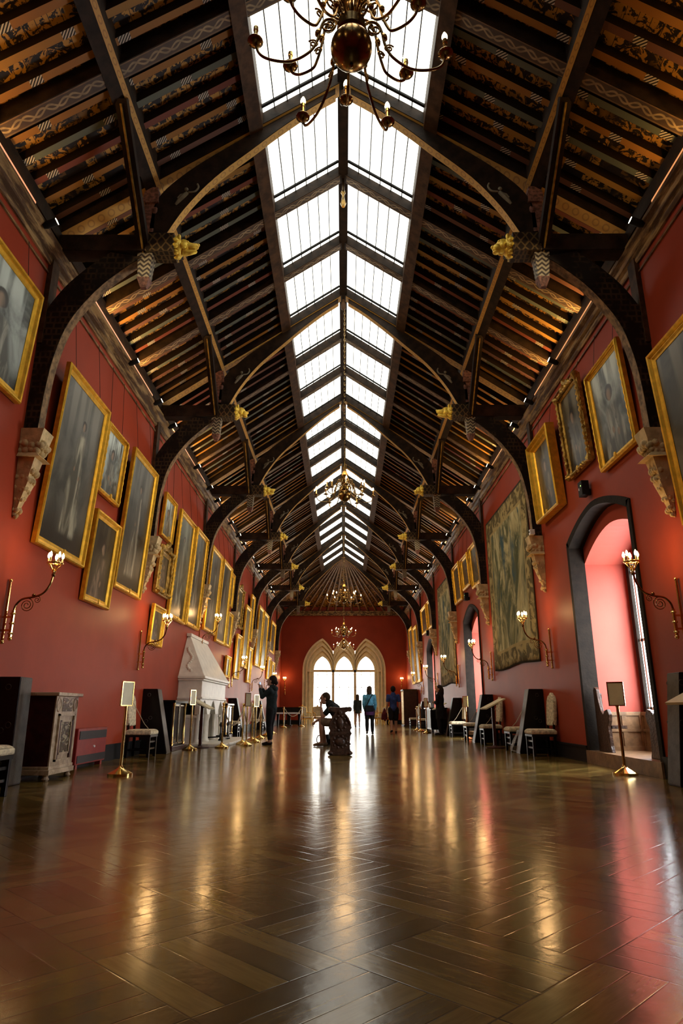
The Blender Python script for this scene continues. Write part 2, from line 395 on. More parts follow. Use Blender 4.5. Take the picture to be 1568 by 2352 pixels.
# ------------------------------------------------------------------ mesh helpers
class MB:
    def __init__(s): s.v = []; s.f = []; s.uv = {}; s.smooth = False
    def add(s, vs, fs, M=None):
        b = len(s.v)
        s.v += [tuple(M @ Vector(p)) if M else tuple(p) for p in vs]
        s.f += [tuple(b + i for i in f) for f in fs]
        return s
    def box(s, lo, hi, M=None):
        x0, y0, z0 = lo; x1, y1, z1 = hi
        return s.add([(x0, y0, z0), (x1, y0, z0), (x1, y1, z0), (x0, y1, z0), (x0, y0, z1), (x1, y0, z1), (x1, y1, z1), (x0, y1, z1)],
                     [(0, 3, 2, 1), (4, 5, 6, 7), (0, 1, 5, 4), (1, 2, 6, 5), (2, 3, 7, 6), (3, 0, 4, 7)], M)
    def frustum(s, lo, hi, lo2, hi2, z0, z1, M=None):
        (a, b), (c, d) = lo, hi; (e, f), (g, h) = lo2, hi2
        return s.add([(a, b, z0), (c, b, z0), (c, d, z0), (a, d, z0), (e, f, z1), (g, f, z1), (g, h, z1), (e, h, z1)],
                     [(0, 3, 2, 1), (4, 5, 6, 7), (0, 1, 5, 4), (1, 2, 6, 5), (2, 3, 7, 6), (3, 0, 4, 7)], M)
    def bar(s, p, q, w, h, up=(0, 0, 1)):
        p, q = Vector(p), Vector(q); d = (q - p); L = d.length; d.normalize()
        side = d.cross(Vector(up)).normalized(); u2 = side.cross(d)
        M = Matrix((side, d, u2)).transposed().to_4x4(); M.translation = p
        return s.box((-w / 2, 0, -h / 2), (w / 2, L, h / 2), M)
    def prism(s, pts, axis, a, b):
        """closed 2D outline extruded along an axis; pts map to the two other axes in order"""
        def m(p, t):
            if axis == 0: return (t, p[0], p[1])
            if axis == 1: return (p[0], t, p[1])
            return (p[0], p[1], t)
        n = len(pts); base = len(s.v)
        s.v += [m(p, a) for p in pts] + [m(p, b) for p in pts]
        s.f += [tuple(base + i for i in range(n)), tuple(base + n + i for i in range(n))[::-1]]
        s.f += [(base + i, base + n + i, base + n + (i + 1) % n, base + (i + 1) % n) for i in range(n)]
        return s
    def band(s, inner, outer, axis, a, b):
        """solid strip between two open polylines of equal length, extruded"""
        for i in range(len(inner) - 1):
            s.prism([inner[i], inner[i + 1], outer[i + 1], outer[i]], axis, a, b)
        return s
    def lathe(s, prof, seg=20, M=None, cap=True):
        vs, fs = [], []
        n = len(prof)
        for r, z in prof:
            for i in range(seg):
                a = 2 * PI * i / seg; vs.append((r * math.cos(a), r * math.sin(a), z))
        for j in range(n - 1):
            for i in range(seg):
                i2 = (i + 1) % seg
                fs.append((j * seg + i, j * seg + i2, (j + 1) * seg + i2, (j + 1) * seg + i))
        if cap:
            fs.append(tuple(range(seg))[::-1]); fs.append(tuple((n - 1) * seg + i for i in range(seg)))
        return s.add(vs, fs, M)
    def ball(s, c, r, seg=14, rings=8, sc=(1, 1, 1), M=None):
        prof = []
        vs, fs = [], []
        for j in range(rings + 1):
            t = PI * j / rings - PI / 2
            for i in range(seg):
                a = 2 * PI * i / seg
                vs.append((c[0] + sc[0] * r * math.cos(t) * math.cos(a), c[1] + sc[1] * r * math.cos(t) * math.sin(a), c[2] + sc[2] * r * math.sin(t)))
        for j in range(rings):
            for i in range(seg):
                i2 = (i + 1) % seg
                fs.append((j * seg + i, j * seg + i2, (j + 1) * seg + i2, (j + 1) * seg + i))
        return s.add(vs, fs, M)
    def tube(s, pts, r, seg=8, M=None):
        pts = [Vector(p) for p in pts]; n = len(pts)
        rs = r if isinstance(r, (list, tuple)) else [r] * n
        vs, fs = [], []
        t0 = (pts[1] - pts[0]).normalized()
        u = t0.orthogonal().normalized()
        for j in range(n):
            t = (pts[min(j + 1, n - 1)] - pts[max(j - 1, 0)]).normalized()
            u = (u - t * u.dot(t)).normalized(); w = t.cross(u)
            for i in range(seg):
                a = 2 * PI * i / seg
                vs.append(tuple(pts[j] + (u * math.cos(a) + w * math.sin(a)) * rs[j]))
        for j in range(n - 1):
            for i in range(seg):
                i2 = (i + 1) % seg
                fs.append((j * seg + i, j * seg + i2, (j + 1) * seg + i2, (j + 1) * seg + i))
        fs.append(tuple(range(seg))[::-1]); fs.append(tuple((n - 1) * seg + i for i in range(seg)))
        return s.add(vs, fs, M)
    def quad(s, a, b, c, d, uvs=None):
        base = len(s.v); s.v += [tuple(a), tuple(b), tuple(c), tuple(d)]
        if uvs: s.uv[len(s.f)] = uvs
        s.f.append((base, base + 1, base + 2, base + 3)); return s
    def mesh(s, name):
        me = bpy.data.meshes.new(name); me.from_pydata(s.v, [], s.f)
        if s.uv:
            L = me.uv_layers.new(name='uv')
            for fi, u in s.uv.items():
                for li, t in zip(me.polygons[fi].loop_indices, u): L.data[li].uv = t
        bm = bmesh.new(); bm.from_mesh(me); bmesh.ops.recalc_face_normals(bm, faces=bm.faces) if not s.uv else None
        bm.to_mesh(me); bm.free()
        return me

def obj(name, mb, mat, parent=None, smooth=False, bevel=0, loc=None, rot=None):
    me = mb.mesh(name) if isinstance(mb, MB) else mb
    if mat is not None and not me.materials: me.materials.append(mat)
    if smooth:
        for p in me.polygons: p.use_smooth = True
        me.set_sharp_from_angle(angle=R(42))
    o = bpy.data.objects.new(name, me); COL.objects.link(o)
    if parent: o.parent = parent
    if loc: o.location = loc
    if rot: o.rotation_euler = rot
    if bevel:
        b = o.modifiers.new('bevel', 'BEVEL'); b.width = bevel; b.segments = 2; b.limit_method = 'ANGLE'
    return o
def thing(name, label, cat, loc=(0, 0, 0), rz=0.0, group=None, rx=0.0):
    o = bpy.data.objects.new(name, None); COL.objects.link(o); o.empty_display_size = .1
    o.location = loc; o.rotation_euler = (rx, 0, rz)
    o['label'] = label; o['category'] = cat
    if group: o['group'] = group
    return o
def tag(o, label, cat, group=None):
    o['label'] = label; o['category'] = cat
    if group: o['group'] = group
    return o
def struct(name, mb, mat, parent=None, **kw):
    o = obj(name, mb, mat, parent, **kw)
    if not parent: o['kind'] = 'structure'
    return o
def dup(root, loc=None, rz=None, label=None, group=None):
    """a copy of a thing with its parts and their sub-parts"""
    r = root.copy(); COL.objects.link(r)
    if loc is not None: r.location = loc
    if rz is not None: r.rotation_euler.z = rz
    if label: r['label'] = label
    if group: r['group'] = group
    for ch in list(root.children):
        c = ch.copy(); COL.objects.link(c); c.parent = r
        for g in list(ch.children):
            d = g.copy(); COL.objects.link(d); d.parent = c
    return r
def lamp(name, kind, loc, energy, color, parent=None, **kw):
    l = bpy.data.lights.new(name, kind); l.energy = energy; l.color = color
    for a, b in kw.items(): setattr(l, a, b)
    o = bpy.data.objects.new(name, l); COL.objects.link(o); o.location = loc
    if parent: o.parent = parent
    return o
LW, RW = R(90), R(-90)       # rotation of a thing whose back (local +Y) is against the left / right wall

exec_order = []
# ================================================================== SETTING
# floor
struct('floor', MB().box((-W - .02, YN, -.1), (W + .02, YF, 0)), FLOOR)

# arched openings in the right wall: centre y, half width
ARCHES = [(10.31, 1.375), (21.25, 1.30), (31.6, 1.30)]
SPR, CRN = 3.78, 4.17
def arch_z(u): return SPR + (CRN - SPR) * max(0.0, 1 - abs(u) ** 1.7)
NS = 16
mb = MB()
def wall_col(mb, y0, y1, z0a, z0b, z1, x0, x1):
    mb.add([(x0, y0, z0a), (x1, y0, z0a), (x1, y1, z0b), (x0, y1, z0b), (x0, y0, z1), (x1, y0, z1), (x1, y1, z1), (x0, y1, z1)],
           [(0, 3, 2, 1), (4, 5, 6, 7), (0, 1, 5, 4), (1, 2, 6, 5), (2, 3, 7, 6), (3, 0, 4, 7)])
y = YN
for cy, hw in ARCHES:
    wall_col(mb, y, cy - hw, 0, 0, 7.3, W, W + .22)
    for i in range(NS):
        a, b = -1 + 2 * i / NS, -1 + 2 * (i + 1) / NS
        wall_col(mb, cy + a * hw, cy + b * hw, arch_z(a), arch_z(b), 7.3, W, W + .22)
    y = cy + hw
wall_col(mb, y, YF, 0, 0, 7.3, W, W + .22)
struct('wall_right', mb, RED)
struct('wall_left', MB().box((-W - .22, YN, 0), (-W, YF, 7.3)), RED)
struct('wall_near', MB().box((-W, YN - .2, 0), (W, YN, 7.3)).prism([(-W, 7.3), (W, 7.3), (0, RIDGE + .5)], 1, YN - .2, YN), RED)

# end wall with a three light opening
LC = [-1.42, .03, 1.48]; LO, LSP = 1.30, 3.40      # lancet centres, outer half width, spring height
def rin(r): return .56 + (r - .56) * .60           # the sides between two lights are tighter than the outer sides
def half_z(d, r, h):
    c = (h * h - r * r) / (2 * r); Rr = r + c
    return LSP + math.sqrt(max(0.0, Rr * Rr - (d + c) ** 2))
def pointed(li, r, n=12):
    """outline of one pointed light at moulding radius r, left spring to right spring"""
    cx, h = LC[li], 1.60 * r
    rl, rr = (r if li == 0 else rin(r)), (r if li == 2 else rin(r))
    L_ = [(cx - rl * math.cos(PI / 2 * i / n), half_z(rl * math.cos(PI / 2 * i / n), rl, h)) for i in range(n + 1)]
    R_ = [(cx + rr * math.cos(PI / 2 * i / n), half_z(rr * math.cos(PI / 2 * i / n), rr, h)) for i in range(n - 1, -1, -1)]
    return L_ + R_
def lobe_z(x):
    z = 0
    for li, cx in enumerate(LC):
        d = x - cx; r = LO if (li == 0 and d < 0) or (li == 2 and d > 0) else rin(LO)
        if abs(d) < r: z = max(z, half_z(abs(d), r, 1.60 * LO))
    return z
XO = LC[2] + LO - LC[1]
xl, xr = LC[0] - LO, LC[2] + LO
mb = MB()
mb.box((-W, YF, 0), (xl, YF + .3, 7.6)); mb.box((xr, YF, 0), (W, YF + .3, 7.6))
n = 56
for i in range(n):
    a, b = xl + (xr - xl) * i / n, xl + (xr - xl) * (i + 1) / n
    za, zb = max(LSP, lobe_z(a + 1e-4)), max(LSP, lobe_z(b - 1e-4))
    mb.add([(a, YF, za), (b, YF, zb), (b, YF + .3, zb), (a, YF + .3, za), (a, YF, 7.6), (b, YF, 7.6), (b, YF + .3, 7.6), (a, YF + .3, 7.6)],
           [(0, 3, 2, 1), (4, 5, 6, 7), (0, 1, 5, 4), (1, 2, 6, 5), (2, 3, 7, 6), (3, 0, 4, 7)])
struct('wall_end', mb, RED)

# window in the end wall: stepped stone mouldings following three pointed lights
win = bpy.data.objects.new('window_1', None); COL.objects.link(win); win['kind'] = 'structure'
mids = [-99, (LC[0] + LC[1]) / 2, (LC[1] + LC[2]) / 2, 99]
for r0, r1, ya, yb in ((1.20, 1.30, -.16, .10), (1.07, 1.21, .02, .2), (.99, 1.08, -.12, .2), (.87, 1.00, .06, .25), (.79, .88, -.06, .25), (.68, .80, .12, .28), (.56, .69, .05, .28)):
    mb = MB()
    for li, cx in enumerate(LC):
        A = pointed(li, r0); B = pointed(li, r1)
        lo, hi = mids[li], mids[li + 1]
        A = [(min(max(p[0], lo), hi), p[1]) for p in A]; B = [(min(max(p[0], lo), hi), p[1]) for p in B]
        mb.band(A, B, 1, YF + ya, YF + yb)
    for sgn, cx in ((-1, LC[0]), (1, LC[2])):
        mb.box((min(cx + sgn * r0, cx + sgn * r1), YF + ya, 0), (max(cx + sgn * r0, cx + sgn * r1), YF + yb, LSP))
    for m in mids[1:3]:
        if r0 < .6: mb.box((m - .085, YF - .02, 0), (m + .085, YF + yb, LSP + .05))
    obj('stone_moulding', mb, WINSTONE, win, smooth=False)
mb = MB(); mb.box((LC[0] - .84, YF - .02, LSP - .12), (LC[2] + .84, YF + .24, LSP + .03))
mb.box((LC[0] - 1.0, YF - .14, LSP - .10), (LC[0] - .78, YF + .1, LSP + .06)); mb.box((LC[2] + .78, YF - .14, LSP - .10), (LC[2] + 1.0, YF + .1, LSP + .06))
obj('transom', mb, WINSTONE, win)
mb = MB()
for cx in LC:
    for xx in (cx - .30, cx + .30): mb.box((xx - .02, YF + .16, .05), (xx + .02, YF + .19, LSP - .12))
    mb.box((cx - .68, YF + .15, 2.30), (cx + .68, YF + .19, 2.34)); mb.box((cx - .68, YF + .15, 3.10), (cx + .68, YF + .19, 3.14))
obj('glazing_bar', mb, WHITE, win)
obj('pane', MB().box((LC[0] - 1.2, YF + .24, .02), (LC[2] + 1.2, YF + .26, 5.0)), ENDPANE, win)

# window alcoves behind the arches of the right wall
for ai, (cy, hw) in enumerate(ARCHES):
    X0, X1, X2 = W, W + .22, 5.12
    mb = MB()
    # dark moulded surround on the wall face and reveal
    ins = .10
    A = [(cy + t * (hw - ins), arch_z(t) - ins) for t in [-1 + 2 * i / NS for i in range(NS + 1)]]
    B = [(cy + t * hw, arch_z(t)) for t in [-1 + 2 * i / NS for i in range(NS + 1)]]
    mb.band(A, B, 0, X0 - .03, X1 + .02)
    for s_ in (-1, 1):
        mb.box((X0 - .03, min(cy + s_ * hw, cy + s_ * (hw - ins)), 0), (X1 + .02, max(cy + s_ * hw, cy + s_ * (hw - ins)), SPR))
    struct('trim_%d' % (ai + 1), mb, DARKSTONE)
    # alcove shell: side walls, vault, back wall around the window
    h2 = hw - ins + .02
    mb = MB(); lowz = .20
    for s_ in (-1, 1):
        ya, yb = sorted((cy + s_ * h2, cy + s_ * (h2 + .15)))
        mb.box((X1 + .02, ya, lowz), (X2 + .2, yb, 4.3))
    V = [(cy + t * h2, 3.38 + .42 * max(0, 1 - abs(t) ** 1.8)) for t in [-1 + 2 * i / NS for i in range(NS + 1)]]
    mb.band(V, [(p[0], 4.4) for p in V], 0, X1 + .02, X2 + .2)
    wy0, wy1, wz0, wz1 = cy - .85, cy + 1.12, .82, 3.30
    mb.box((X2, cy - h2, .7), (X2 + .2, wy0, 4.0)); mb.box((X2, wy1, .7), (X2 + .2, cy + h2, 4.0)); mb.box((X2, wy0, wz1), (X2 + .2, wy1, 4.0))
    mb.box((X2, wy0, .2), (X2 + .2, wy1, wz0))
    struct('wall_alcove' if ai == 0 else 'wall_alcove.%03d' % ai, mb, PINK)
    struct('floor_alcove' if ai == 0 else 'floor_alcove.%03d' % ai, MB().box((X0 - .06, cy - hw + .02, .001), (X2 + .1, cy + hw - .02, .20)), PALEWOOD)
    # panelled dado
    mb = MB()
    mb.box((X2 - .06, cy - h2, .2), (X2, cy + h2, .80)); mb.box((X1 + .04, cy + h2 - .05, .2), (X2, cy + h2, .80)); mb.box((X1 + .04, cy - h2, .2), (X2, cy - h2 + .05, .80))
    for (z0, z1) in ((.20, .27), (.50, .545), (.76, .82)):
        mb.box((X2 - .085, cy - h2, z0), (X2 - .05, cy + h2, z1)); mb.box((X1 + .04, cy + h2 - .075, z0), (X2, cy + h2 - .04, z1)); mb.box((X1 + .04, cy - h2 + .04, z0), (X2, cy - h2 + .075, z1))
    for i in range(6):
        yy = cy - h2 + .06 + i * (2 * h2 - .12) / 5; mb.box((X2 - .08, yy - .04, .2), (X2 - .05, yy + .04, .8))
    for xx in (X1 + .10, (X1 + X2) / 2, X2 - .08):
        mb.box((xx - .04, cy + h2 - .07, .2), (xx + .04, cy + h2 - .04, .8))
    struct('trim_%d' % (ai + 4), mb, PALEWOOD)
    # window: stone jamb, white frame, bars and pane
    wn_ = struct('window_%d' % (ai + 2), MB().box((X2 + .03, wy0, wz0), (X2 + .05, wy1, wz1)), ALCPANE)
    mb = MB()
    for ya, yb in ((wy0 - .10, wy0 + .01), (wy1 - .01, wy1 + .10)): mb.box((X2 - .03, ya, wz0), (X2 + .06, yb, wz1))
    mb.box((X2 - .03, wy0 - .10, wz1), (X2 + .06, wy1 + .10, wz1 + .10))
    obj('stone_jamb', mb, DARKSTONE, wn_)
    mb = MB()
    for yy in (wy0 + .11, (wy0 + wy1) / 2, wy1 - .11): mb.box((X2 + .005, yy - .03, wz0), (X2 + .03, yy + .03, wz1))
    for zz in (wz0 + .05, 2.0, wz1 - .1): mb.box((X2 + .005, wy0, zz - .025), (X2 + .03, wy1, zz + .025))
    obj('window_frame', mb, WHITE, wn_)

# skirting boards
mb = MB().box((-W, YN, 0), (-W + .035, YF, .24)).box((-W, YN, .24), (-W + .05, YF, .27))
struct('baseboard_left', mb, BLACKMATT)
mb = MB(); y = YN
for cy, hw in ARCHES + [(YF, 0)]:
    mb.box((W - .035, y, 0), (W, cy - hw, .24)); mb.box((W - .05, y, .24), (W, cy - hw, .27)); y = cy + hw
struct('baseboard_right', mb, BLACKMATT)
struct('baseboard_end', MB().box((-W, YF - .03, 0), (xl - .02, YF, .25)).box((xr + .02, YF - .03, 0), (W, YF, .25)), BLACKMATT)

# cornice along both walls and across the end
def cornice(mb, sgn):
    prof = [(W, 6.84), (W - .03, 6.84), (W - .05, 6.88), (W - .05, 6.92), (W - .10, 6.95), (W - .12, 7.00), (W - .18, 7.04), (W - .18, 7.09), (W, 7.09)]
    mb.prism([(sgn * p[0], p[1]) for p in prof], 1, YN, YF)
    mb.prism([(sgn * p[0], p[1]) for p in [(W, 6.70), (W - .025, 6.70), (W - .025, 6.73), (W, 6.74)]], 1, YN, YF)
mb = MB(); cornice(mb, -1); struct('trim_7', mb, CORNICE)
mb = MB(); cornice(mb, 1); struct('trim_8', mb, CORNICE)
mb = MB().box((-W + .2, YF - .16, 7.00), (W - .2, YF, 7.22)).box((-W + .2, YF - .22, 7.22), (W - .2, YF, 7.30))
for i in range(9): mb.box((-2.9 + i * .725 - .12, YF - .20, 7.03), (-2.9 + i * .725 + .12, YF - .16, 7.19))
struct('trim_9', mb, CORNICE)

# ------------------------------------------------------------------ roof
XS = 1.24                      # half width of the skylight
YR = 40.2                      # where the ridge ends and the hip begins
DK = .30                       # deck height above the principals' soffit
L_SL = math.hypot(1, SLOPE)
mb = MB()
for s_ in (-1, 1):
    xs = [XS + .10, 2.0, 2.77, 3.5, W + .3]
    for i in range(len(xs) - 1):
        a, b = xs[i], xs[i + 1]
        ye = YF + .3
        # the slope, cut on the hip line beyond the ridge end
        def hip(x): return YR + (YF - YR) * x / W
        za, zb = roof_z(a) + DK, roof_z(b) + DK
        P = [(s_ * a, YN, za), (s_ * b, YN, zb), (s_ * b, hip(b), zb), (s_ * a, hip(a), za)]
        U = [(p[1], p[0] * s_ * L_SL) for p in P]
        mb.quad(*P, uvs=U)
ceil = struct('ceiling', mb, ROOFBOARD)
# hipped end: boards and fanning rafters
mb = MB()
nf = 10
apex = Vector((0, YR, RIDGE + DK))
for i in range(nf):
    a, b = -W - .2 + (2 * W + .4) * i / nf, -W - .2 + (2 * W + .4) * (i + 1) / nf
    P = [tuple(apex), (a, YF + .2, roof_z(W) + .22), (b, YF + .2, roof_z(W) + .22)]
    base = len(mb.v); mb.v += P; mb.uv[len(mb.f)] = [(0, 0), (a, 4.8), (b, 4.8)]; mb.f.append((base, base + 1, base + 2))
obj('hip_boards', mb, ROOFBOARD, ceil)
mbr = MB(); 
for i in range(15):
    xx = -3.9 + 7.8 * i / 14
    mb = MB().bar((xx * .04, YR + .08, RIDGE + .05), (xx, YF - .02, 7.33), .09, .14)
    obj('hip_rafter', mb, PALEWOOD, ceil)
obj('ridge_beam', MB().box((-.085, YN, RIDGE - .02), (.085, YR + .1, RIDGE + .28)), DARKWOOD, ceil)
for s_ in (-1, 1):
    x0, x1 = 2.70, 2.90
    zc = roof_z(2.8)
    P = [(s_ * x0, roof_z(x0) - .02), (s_ * x1, roof_z(x1) - .02), (s_ * x1, roof_z(x1) + .26), (s_ * x0, roof_z(x0) + .26)]
    pu = obj('purlin', MB().prism(P, 1, YN, YR + 2.6), DARKWOOD, ceil)
    obj('soffit_stripe', MB().quad((s_ * x0, YN, roof_z(x0) - .023), (s_ * (x0 + .06), YN, roof_z(x0 + .06) - .023), (s_ * (x0 + .06), YR + 2.4, roof_z(x0 + .06) - .023), (s_ * x0, YR + 2.4, roof_z(x0) - .023),
                                  uvs=[(0, 0), (0, 1), (46, 1), (46, 0)]), RINGSOFFIT, pu)
    # skylight curb
    P = [(s_ * (XS - .02), roof_z(XS) - .04), (s_ * (XS + .17), roof_z(XS + .17) - .04), (s_ * (XS + .17), roof_z(XS) + .30), (s_ * (XS - .02), roof_z(XS) + .38)]
    obj('skylight_curb', MB().prism(P, 1, YN, YR), BROWNWOOD, ceil)
    # wall plate
    obj('wall_plate', MB().prism([(s_ * (W - .12), 7.22), (s_ * (W + .1), 7.22), (s_ * (W + .1), 7.42), (s_ * (W - .12), 7.46)], 1, YN, YF), DARKWOOD, ceil)

# principal rafters between the trusses, with painted soffits
def principal(parent, y, s_, nm='principal_rafter', mat=DARKWOOD):
    hw_ = .10
    P = [(s_ * .03, RIDGE - .02), (s_ * (W + .05), roof_z(W + .05)), (s_ * (W + .05), roof_z(W + .05) + .30), (s_ * .03, RIDGE + .28)]
    r = obj(nm, MB().prism(P, 1, y - hw_, y + hw_), mat, parent)
    q = MB(); L = (W - .05) * L_SL; e = .004
    q.quad((s_ * .06, y - hw_ + .01, RIDGE - .042 - e), (s_ * W, y - hw_ + .01, roof_z(W) - e), (s_ * W, y + hw_ - .01, roof_z(W) - e), (s_ * .06, y + hw_ - .01, RIDGE - .042 - e),
           uvs=[(0, 0), (L, 0), (L, 1), (0, 1)])
    obj('painted_soffit', q, SOFFIT, r)
    return r
PY = [YR - 1.8 * k for k in range(0, 23)]         # every principal station, far to near
for y in PY:
    if min(abs(y - t) for t in TRUSS_Y) < .1: continue
    for s_ in (-1, 1): principal(ceil, y, s_)

# common rafters: five to a bay on each slope; the nearest 100 as parts, the rest as one
cr_mesh = {}
for s_ in (-1, 1):
    xa, xb = XS + .12, W + .08
    L = (xb - xa) * L_SL
    m_ = MB().box((0, -.045, 0), (L, .045, .13)).mesh('common_rafter')
    m_.materials.append(RAFTER); cr_mesh[s_] = m_
ang = math.atan(SLOPE)
count = 0; rest = MB()
stations = sorted(PY)
Ls = (W + .08 - XS - .12) * L_SL
for i in range(len(stations) - 1):
    y0 = stations[i]
    if y0 < 3.9: continue
    for j in range(5):
        yy = y0 + .10 + (1.6) * (j + .5) / 5
        for s_ in (-1, 1):
            p0 = Vector((s_ * (W + .08), yy, roof_z(W + .08) + .135))
            if count < 100:
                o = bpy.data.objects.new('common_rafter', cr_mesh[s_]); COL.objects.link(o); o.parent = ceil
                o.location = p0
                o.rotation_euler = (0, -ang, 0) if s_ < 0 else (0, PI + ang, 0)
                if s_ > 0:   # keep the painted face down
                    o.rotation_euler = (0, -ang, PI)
                count += 1
            else:
                p1 = Vector((s_ * (XS + .12), yy, roof_z(XS + .12) + .135))
                rest.bar(p0 + Vector((0, 0, .065)), p1 + Vector((0, 0, .065)), .09, .13)
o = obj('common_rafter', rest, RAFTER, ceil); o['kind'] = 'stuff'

# skylight panes: one light per bay and slope
wi = 5
for i in range(len(stations) - 1):
    y0, y1 = stations[i] + .10, stations[i + 1] - .10
    for s_ in (-1, 1):
        xa, xb = .09, XS
        zo = .22
        pm = MB().quad((s_ * xa, y0, roof_z(xa) + zo), (s_ * xb, y0, roof_z(xb) + zo), (s_ * xb, y1, roof_z(xb) + zo), (s_ * xa, y1, roof_z(xa) + zo))
        w_ = struct('window_%d' % wi, pm, SKYPANE); wi += 1
        mb = MB()
        for t in range(1, 6):
            xx = xa + (xb - xa) * t / 6
            mb.box((s_ * xx - .007, y0, roof_z(xx) + zo - .03), (s_ * xx + .007, y1, roof_z(xx) + zo - .004))
        obj('glazing_bar', mb, DARKWOOD, w_)
        yb_ = y1 - .17
        obj('blind_rail', MB().bar((s_ * xa, yb_, roof_z(xa) + zo - .05), (s_ * xb, yb_, roof_z(xb) + zo - .05), .045, .03), BLACKMATT, w_)

# ------------------------------------------------------------------ hammerbeam trusses
ORD = ['nearest', 'second', 'third', 'fourth', 'fifth', 'sixth', 'farthest']
def smooth_line(pts, n=5):
    """Catmull-Rom through 2D or 3D points"""
    P = [Vector(p) for p in pts]; P = [P[0] * 2 - P[1]] + P + [P[-1] * 2 - P[-2]]; out = []
    for i in range(1, len(P) - 2):
        for j in range(n):
            t = j / n; a, b, c, d = P[i - 1], P[i], P[i + 1], P[i + 2]
            out.append(.5 * ((2 * b) + (c - a) * t + (2 * a - 5 * b + 4 * c - d) * t * t + (3 * b - a - 3 * c + d) * t ** 3))
    out.append(P[-2]); return [tuple(p) for p in out]
LOWER_IN = smooth_line([(-3.97, 4.32), (-3.95, 4.9), (-3.90, 5.40), (-3.76, 5.93), (-3.44, 6.44), (-3.06, 6.82), (-2.84, 6.98)])
LOWER_OUT = smooth_line([(-4.15, 4.32), (-4.15, 4.9), (-4.15, 5.45), (-4.14, 5.95), (-3.92, 6.42), (-3.62, 6.78), (-3.30, 7.06)])
UPPER_IN = smooth_line([(-2.58, 7.33), (-2.30, 7.86), (-1.90, 8.40), (-1.36, 8.93), (-.98, 9.30), (-.50, 9.72), (-.12, 10.00)])
UPPER_OUT = smooth_line([(-2.80, 7.33), (-2.72, 7.98), (-2.30, 8.50), (-1.60, 9.06), (-1.0, 9.495), (-.5, 9.845), (-.12, 10.11)])
def mirror(pts, s_): return [(-s_ * p[0], p[1]) for p in pts] if s_ > 0 else [(p[0], p[1]) for p in pts]

def head_mesh(s_, kind):
    """snarling beast head: ruff, skull, ears, muzzle, open jaws; points along local -s_ x (into the room)"""
    d = -s_
    mb = MB()
    def bl(x, y, z, r, sc=(1, 1, 1)): mb.ball((d * x, y, z), r, 12, 8, sc)
    bl(.02, 0, 0, .135, (.6, .95, 1.0)); bl(.09, 0, .02, .115, (.9, .85, .95))
    for a in range(9):
        t = 2 * PI * a / 9; bl(-.01, .115 * math.cos(t), .125 * math.sin(t), .042, (1.2, 1, 1))
    for e in (-1, 1):
        bl(.03, e * .075, .125, .042, (.7, .6, 1.25)); bl(.15, e * .05, .06, .024); bl(.10, e * .085, -.02, .05, (1.1, .7, 1))
    if kind:   # long muzzle, jaws open
        mb.tube([(d * .10, 0, .025), (d * .20, 0, .015), (d * .285, 0, .03), (d * .30, 0, .035)], [.085, .062, .042, .02], 10)
        mb.tube([(d * .09, 0, -.07), (d * .18, 0, -.075), (d * .265, 0, -.06), (d * .28, 0, -.05)], [.06, .042, .03, .015], 10)
        bl(.295, 0, .05, .024)
    else:      # short round face
        bl(.17, 0, -.02, .075, (1, 1, .9)); bl(.235, 0, .0, .03); bl(.19, 0, -.085, .045, (1.2, 1, .6))
    return mb
def corbel_mesh(s_):
    mb = MB()
    rng = random.Random(3 + s_)
    X = lambda x: s_ * (W - x)
    def fr(x0, x1, hw0, hw1, z0, z1):
        a0, a1 = sorted((X(0), X(x0))); b0, b1 = sorted((X(0), X(x1)))
        mb.frustum((a0, -hw0), (a1, hw0), (b0, -hw1), (b1, hw1), z0, z1)
    fr(.22, .30, .17, .22, 3.98, 4.32); fr(.30, .24, .24, .20, 3.93, 3.985)
    fr(.15, .22, .13, .17, 3.62, 3.94); fr(.10, .17, .10, .14, 3.42, 3.63); fr(.03, .10, .04, .10, 3.18, 3.43)
    for z, x, hw, r, n in ((4.10, .26, .17, .052, 16), (4.02, .22, .16, .045, 14), (3.78, .18, .12, .045, 12), (3.66, .15, .11, .04, 10), (3.52, .12, .09, .038, 10), (3.38, .09, .07, .035, 8), (3.26, .06, .05, .035, 7), (3.19, .03, .03, .03, 5)):
        for q in range(n):
            t = -1 + 2 * q / (n - 1)
            if abs(t) < .55: xx, yy = x, t / .55 * hw
            else: xx, yy = x * (1 - (abs(t) - .55) / .45), hw * (1 if t > 0 else -1)
            mb.ball((X(xx + rng.uniform(-.01, .015)), yy, z + rng.uniform(-.03, .03)), r * rng.uniform(.75, 1.2), 7, 5)
    mb.v = [(min(max(v[0], -W + .004), W - .004), v[1] * .66, v[2]) for v in mb.v]
    return mb
head_cache = {}
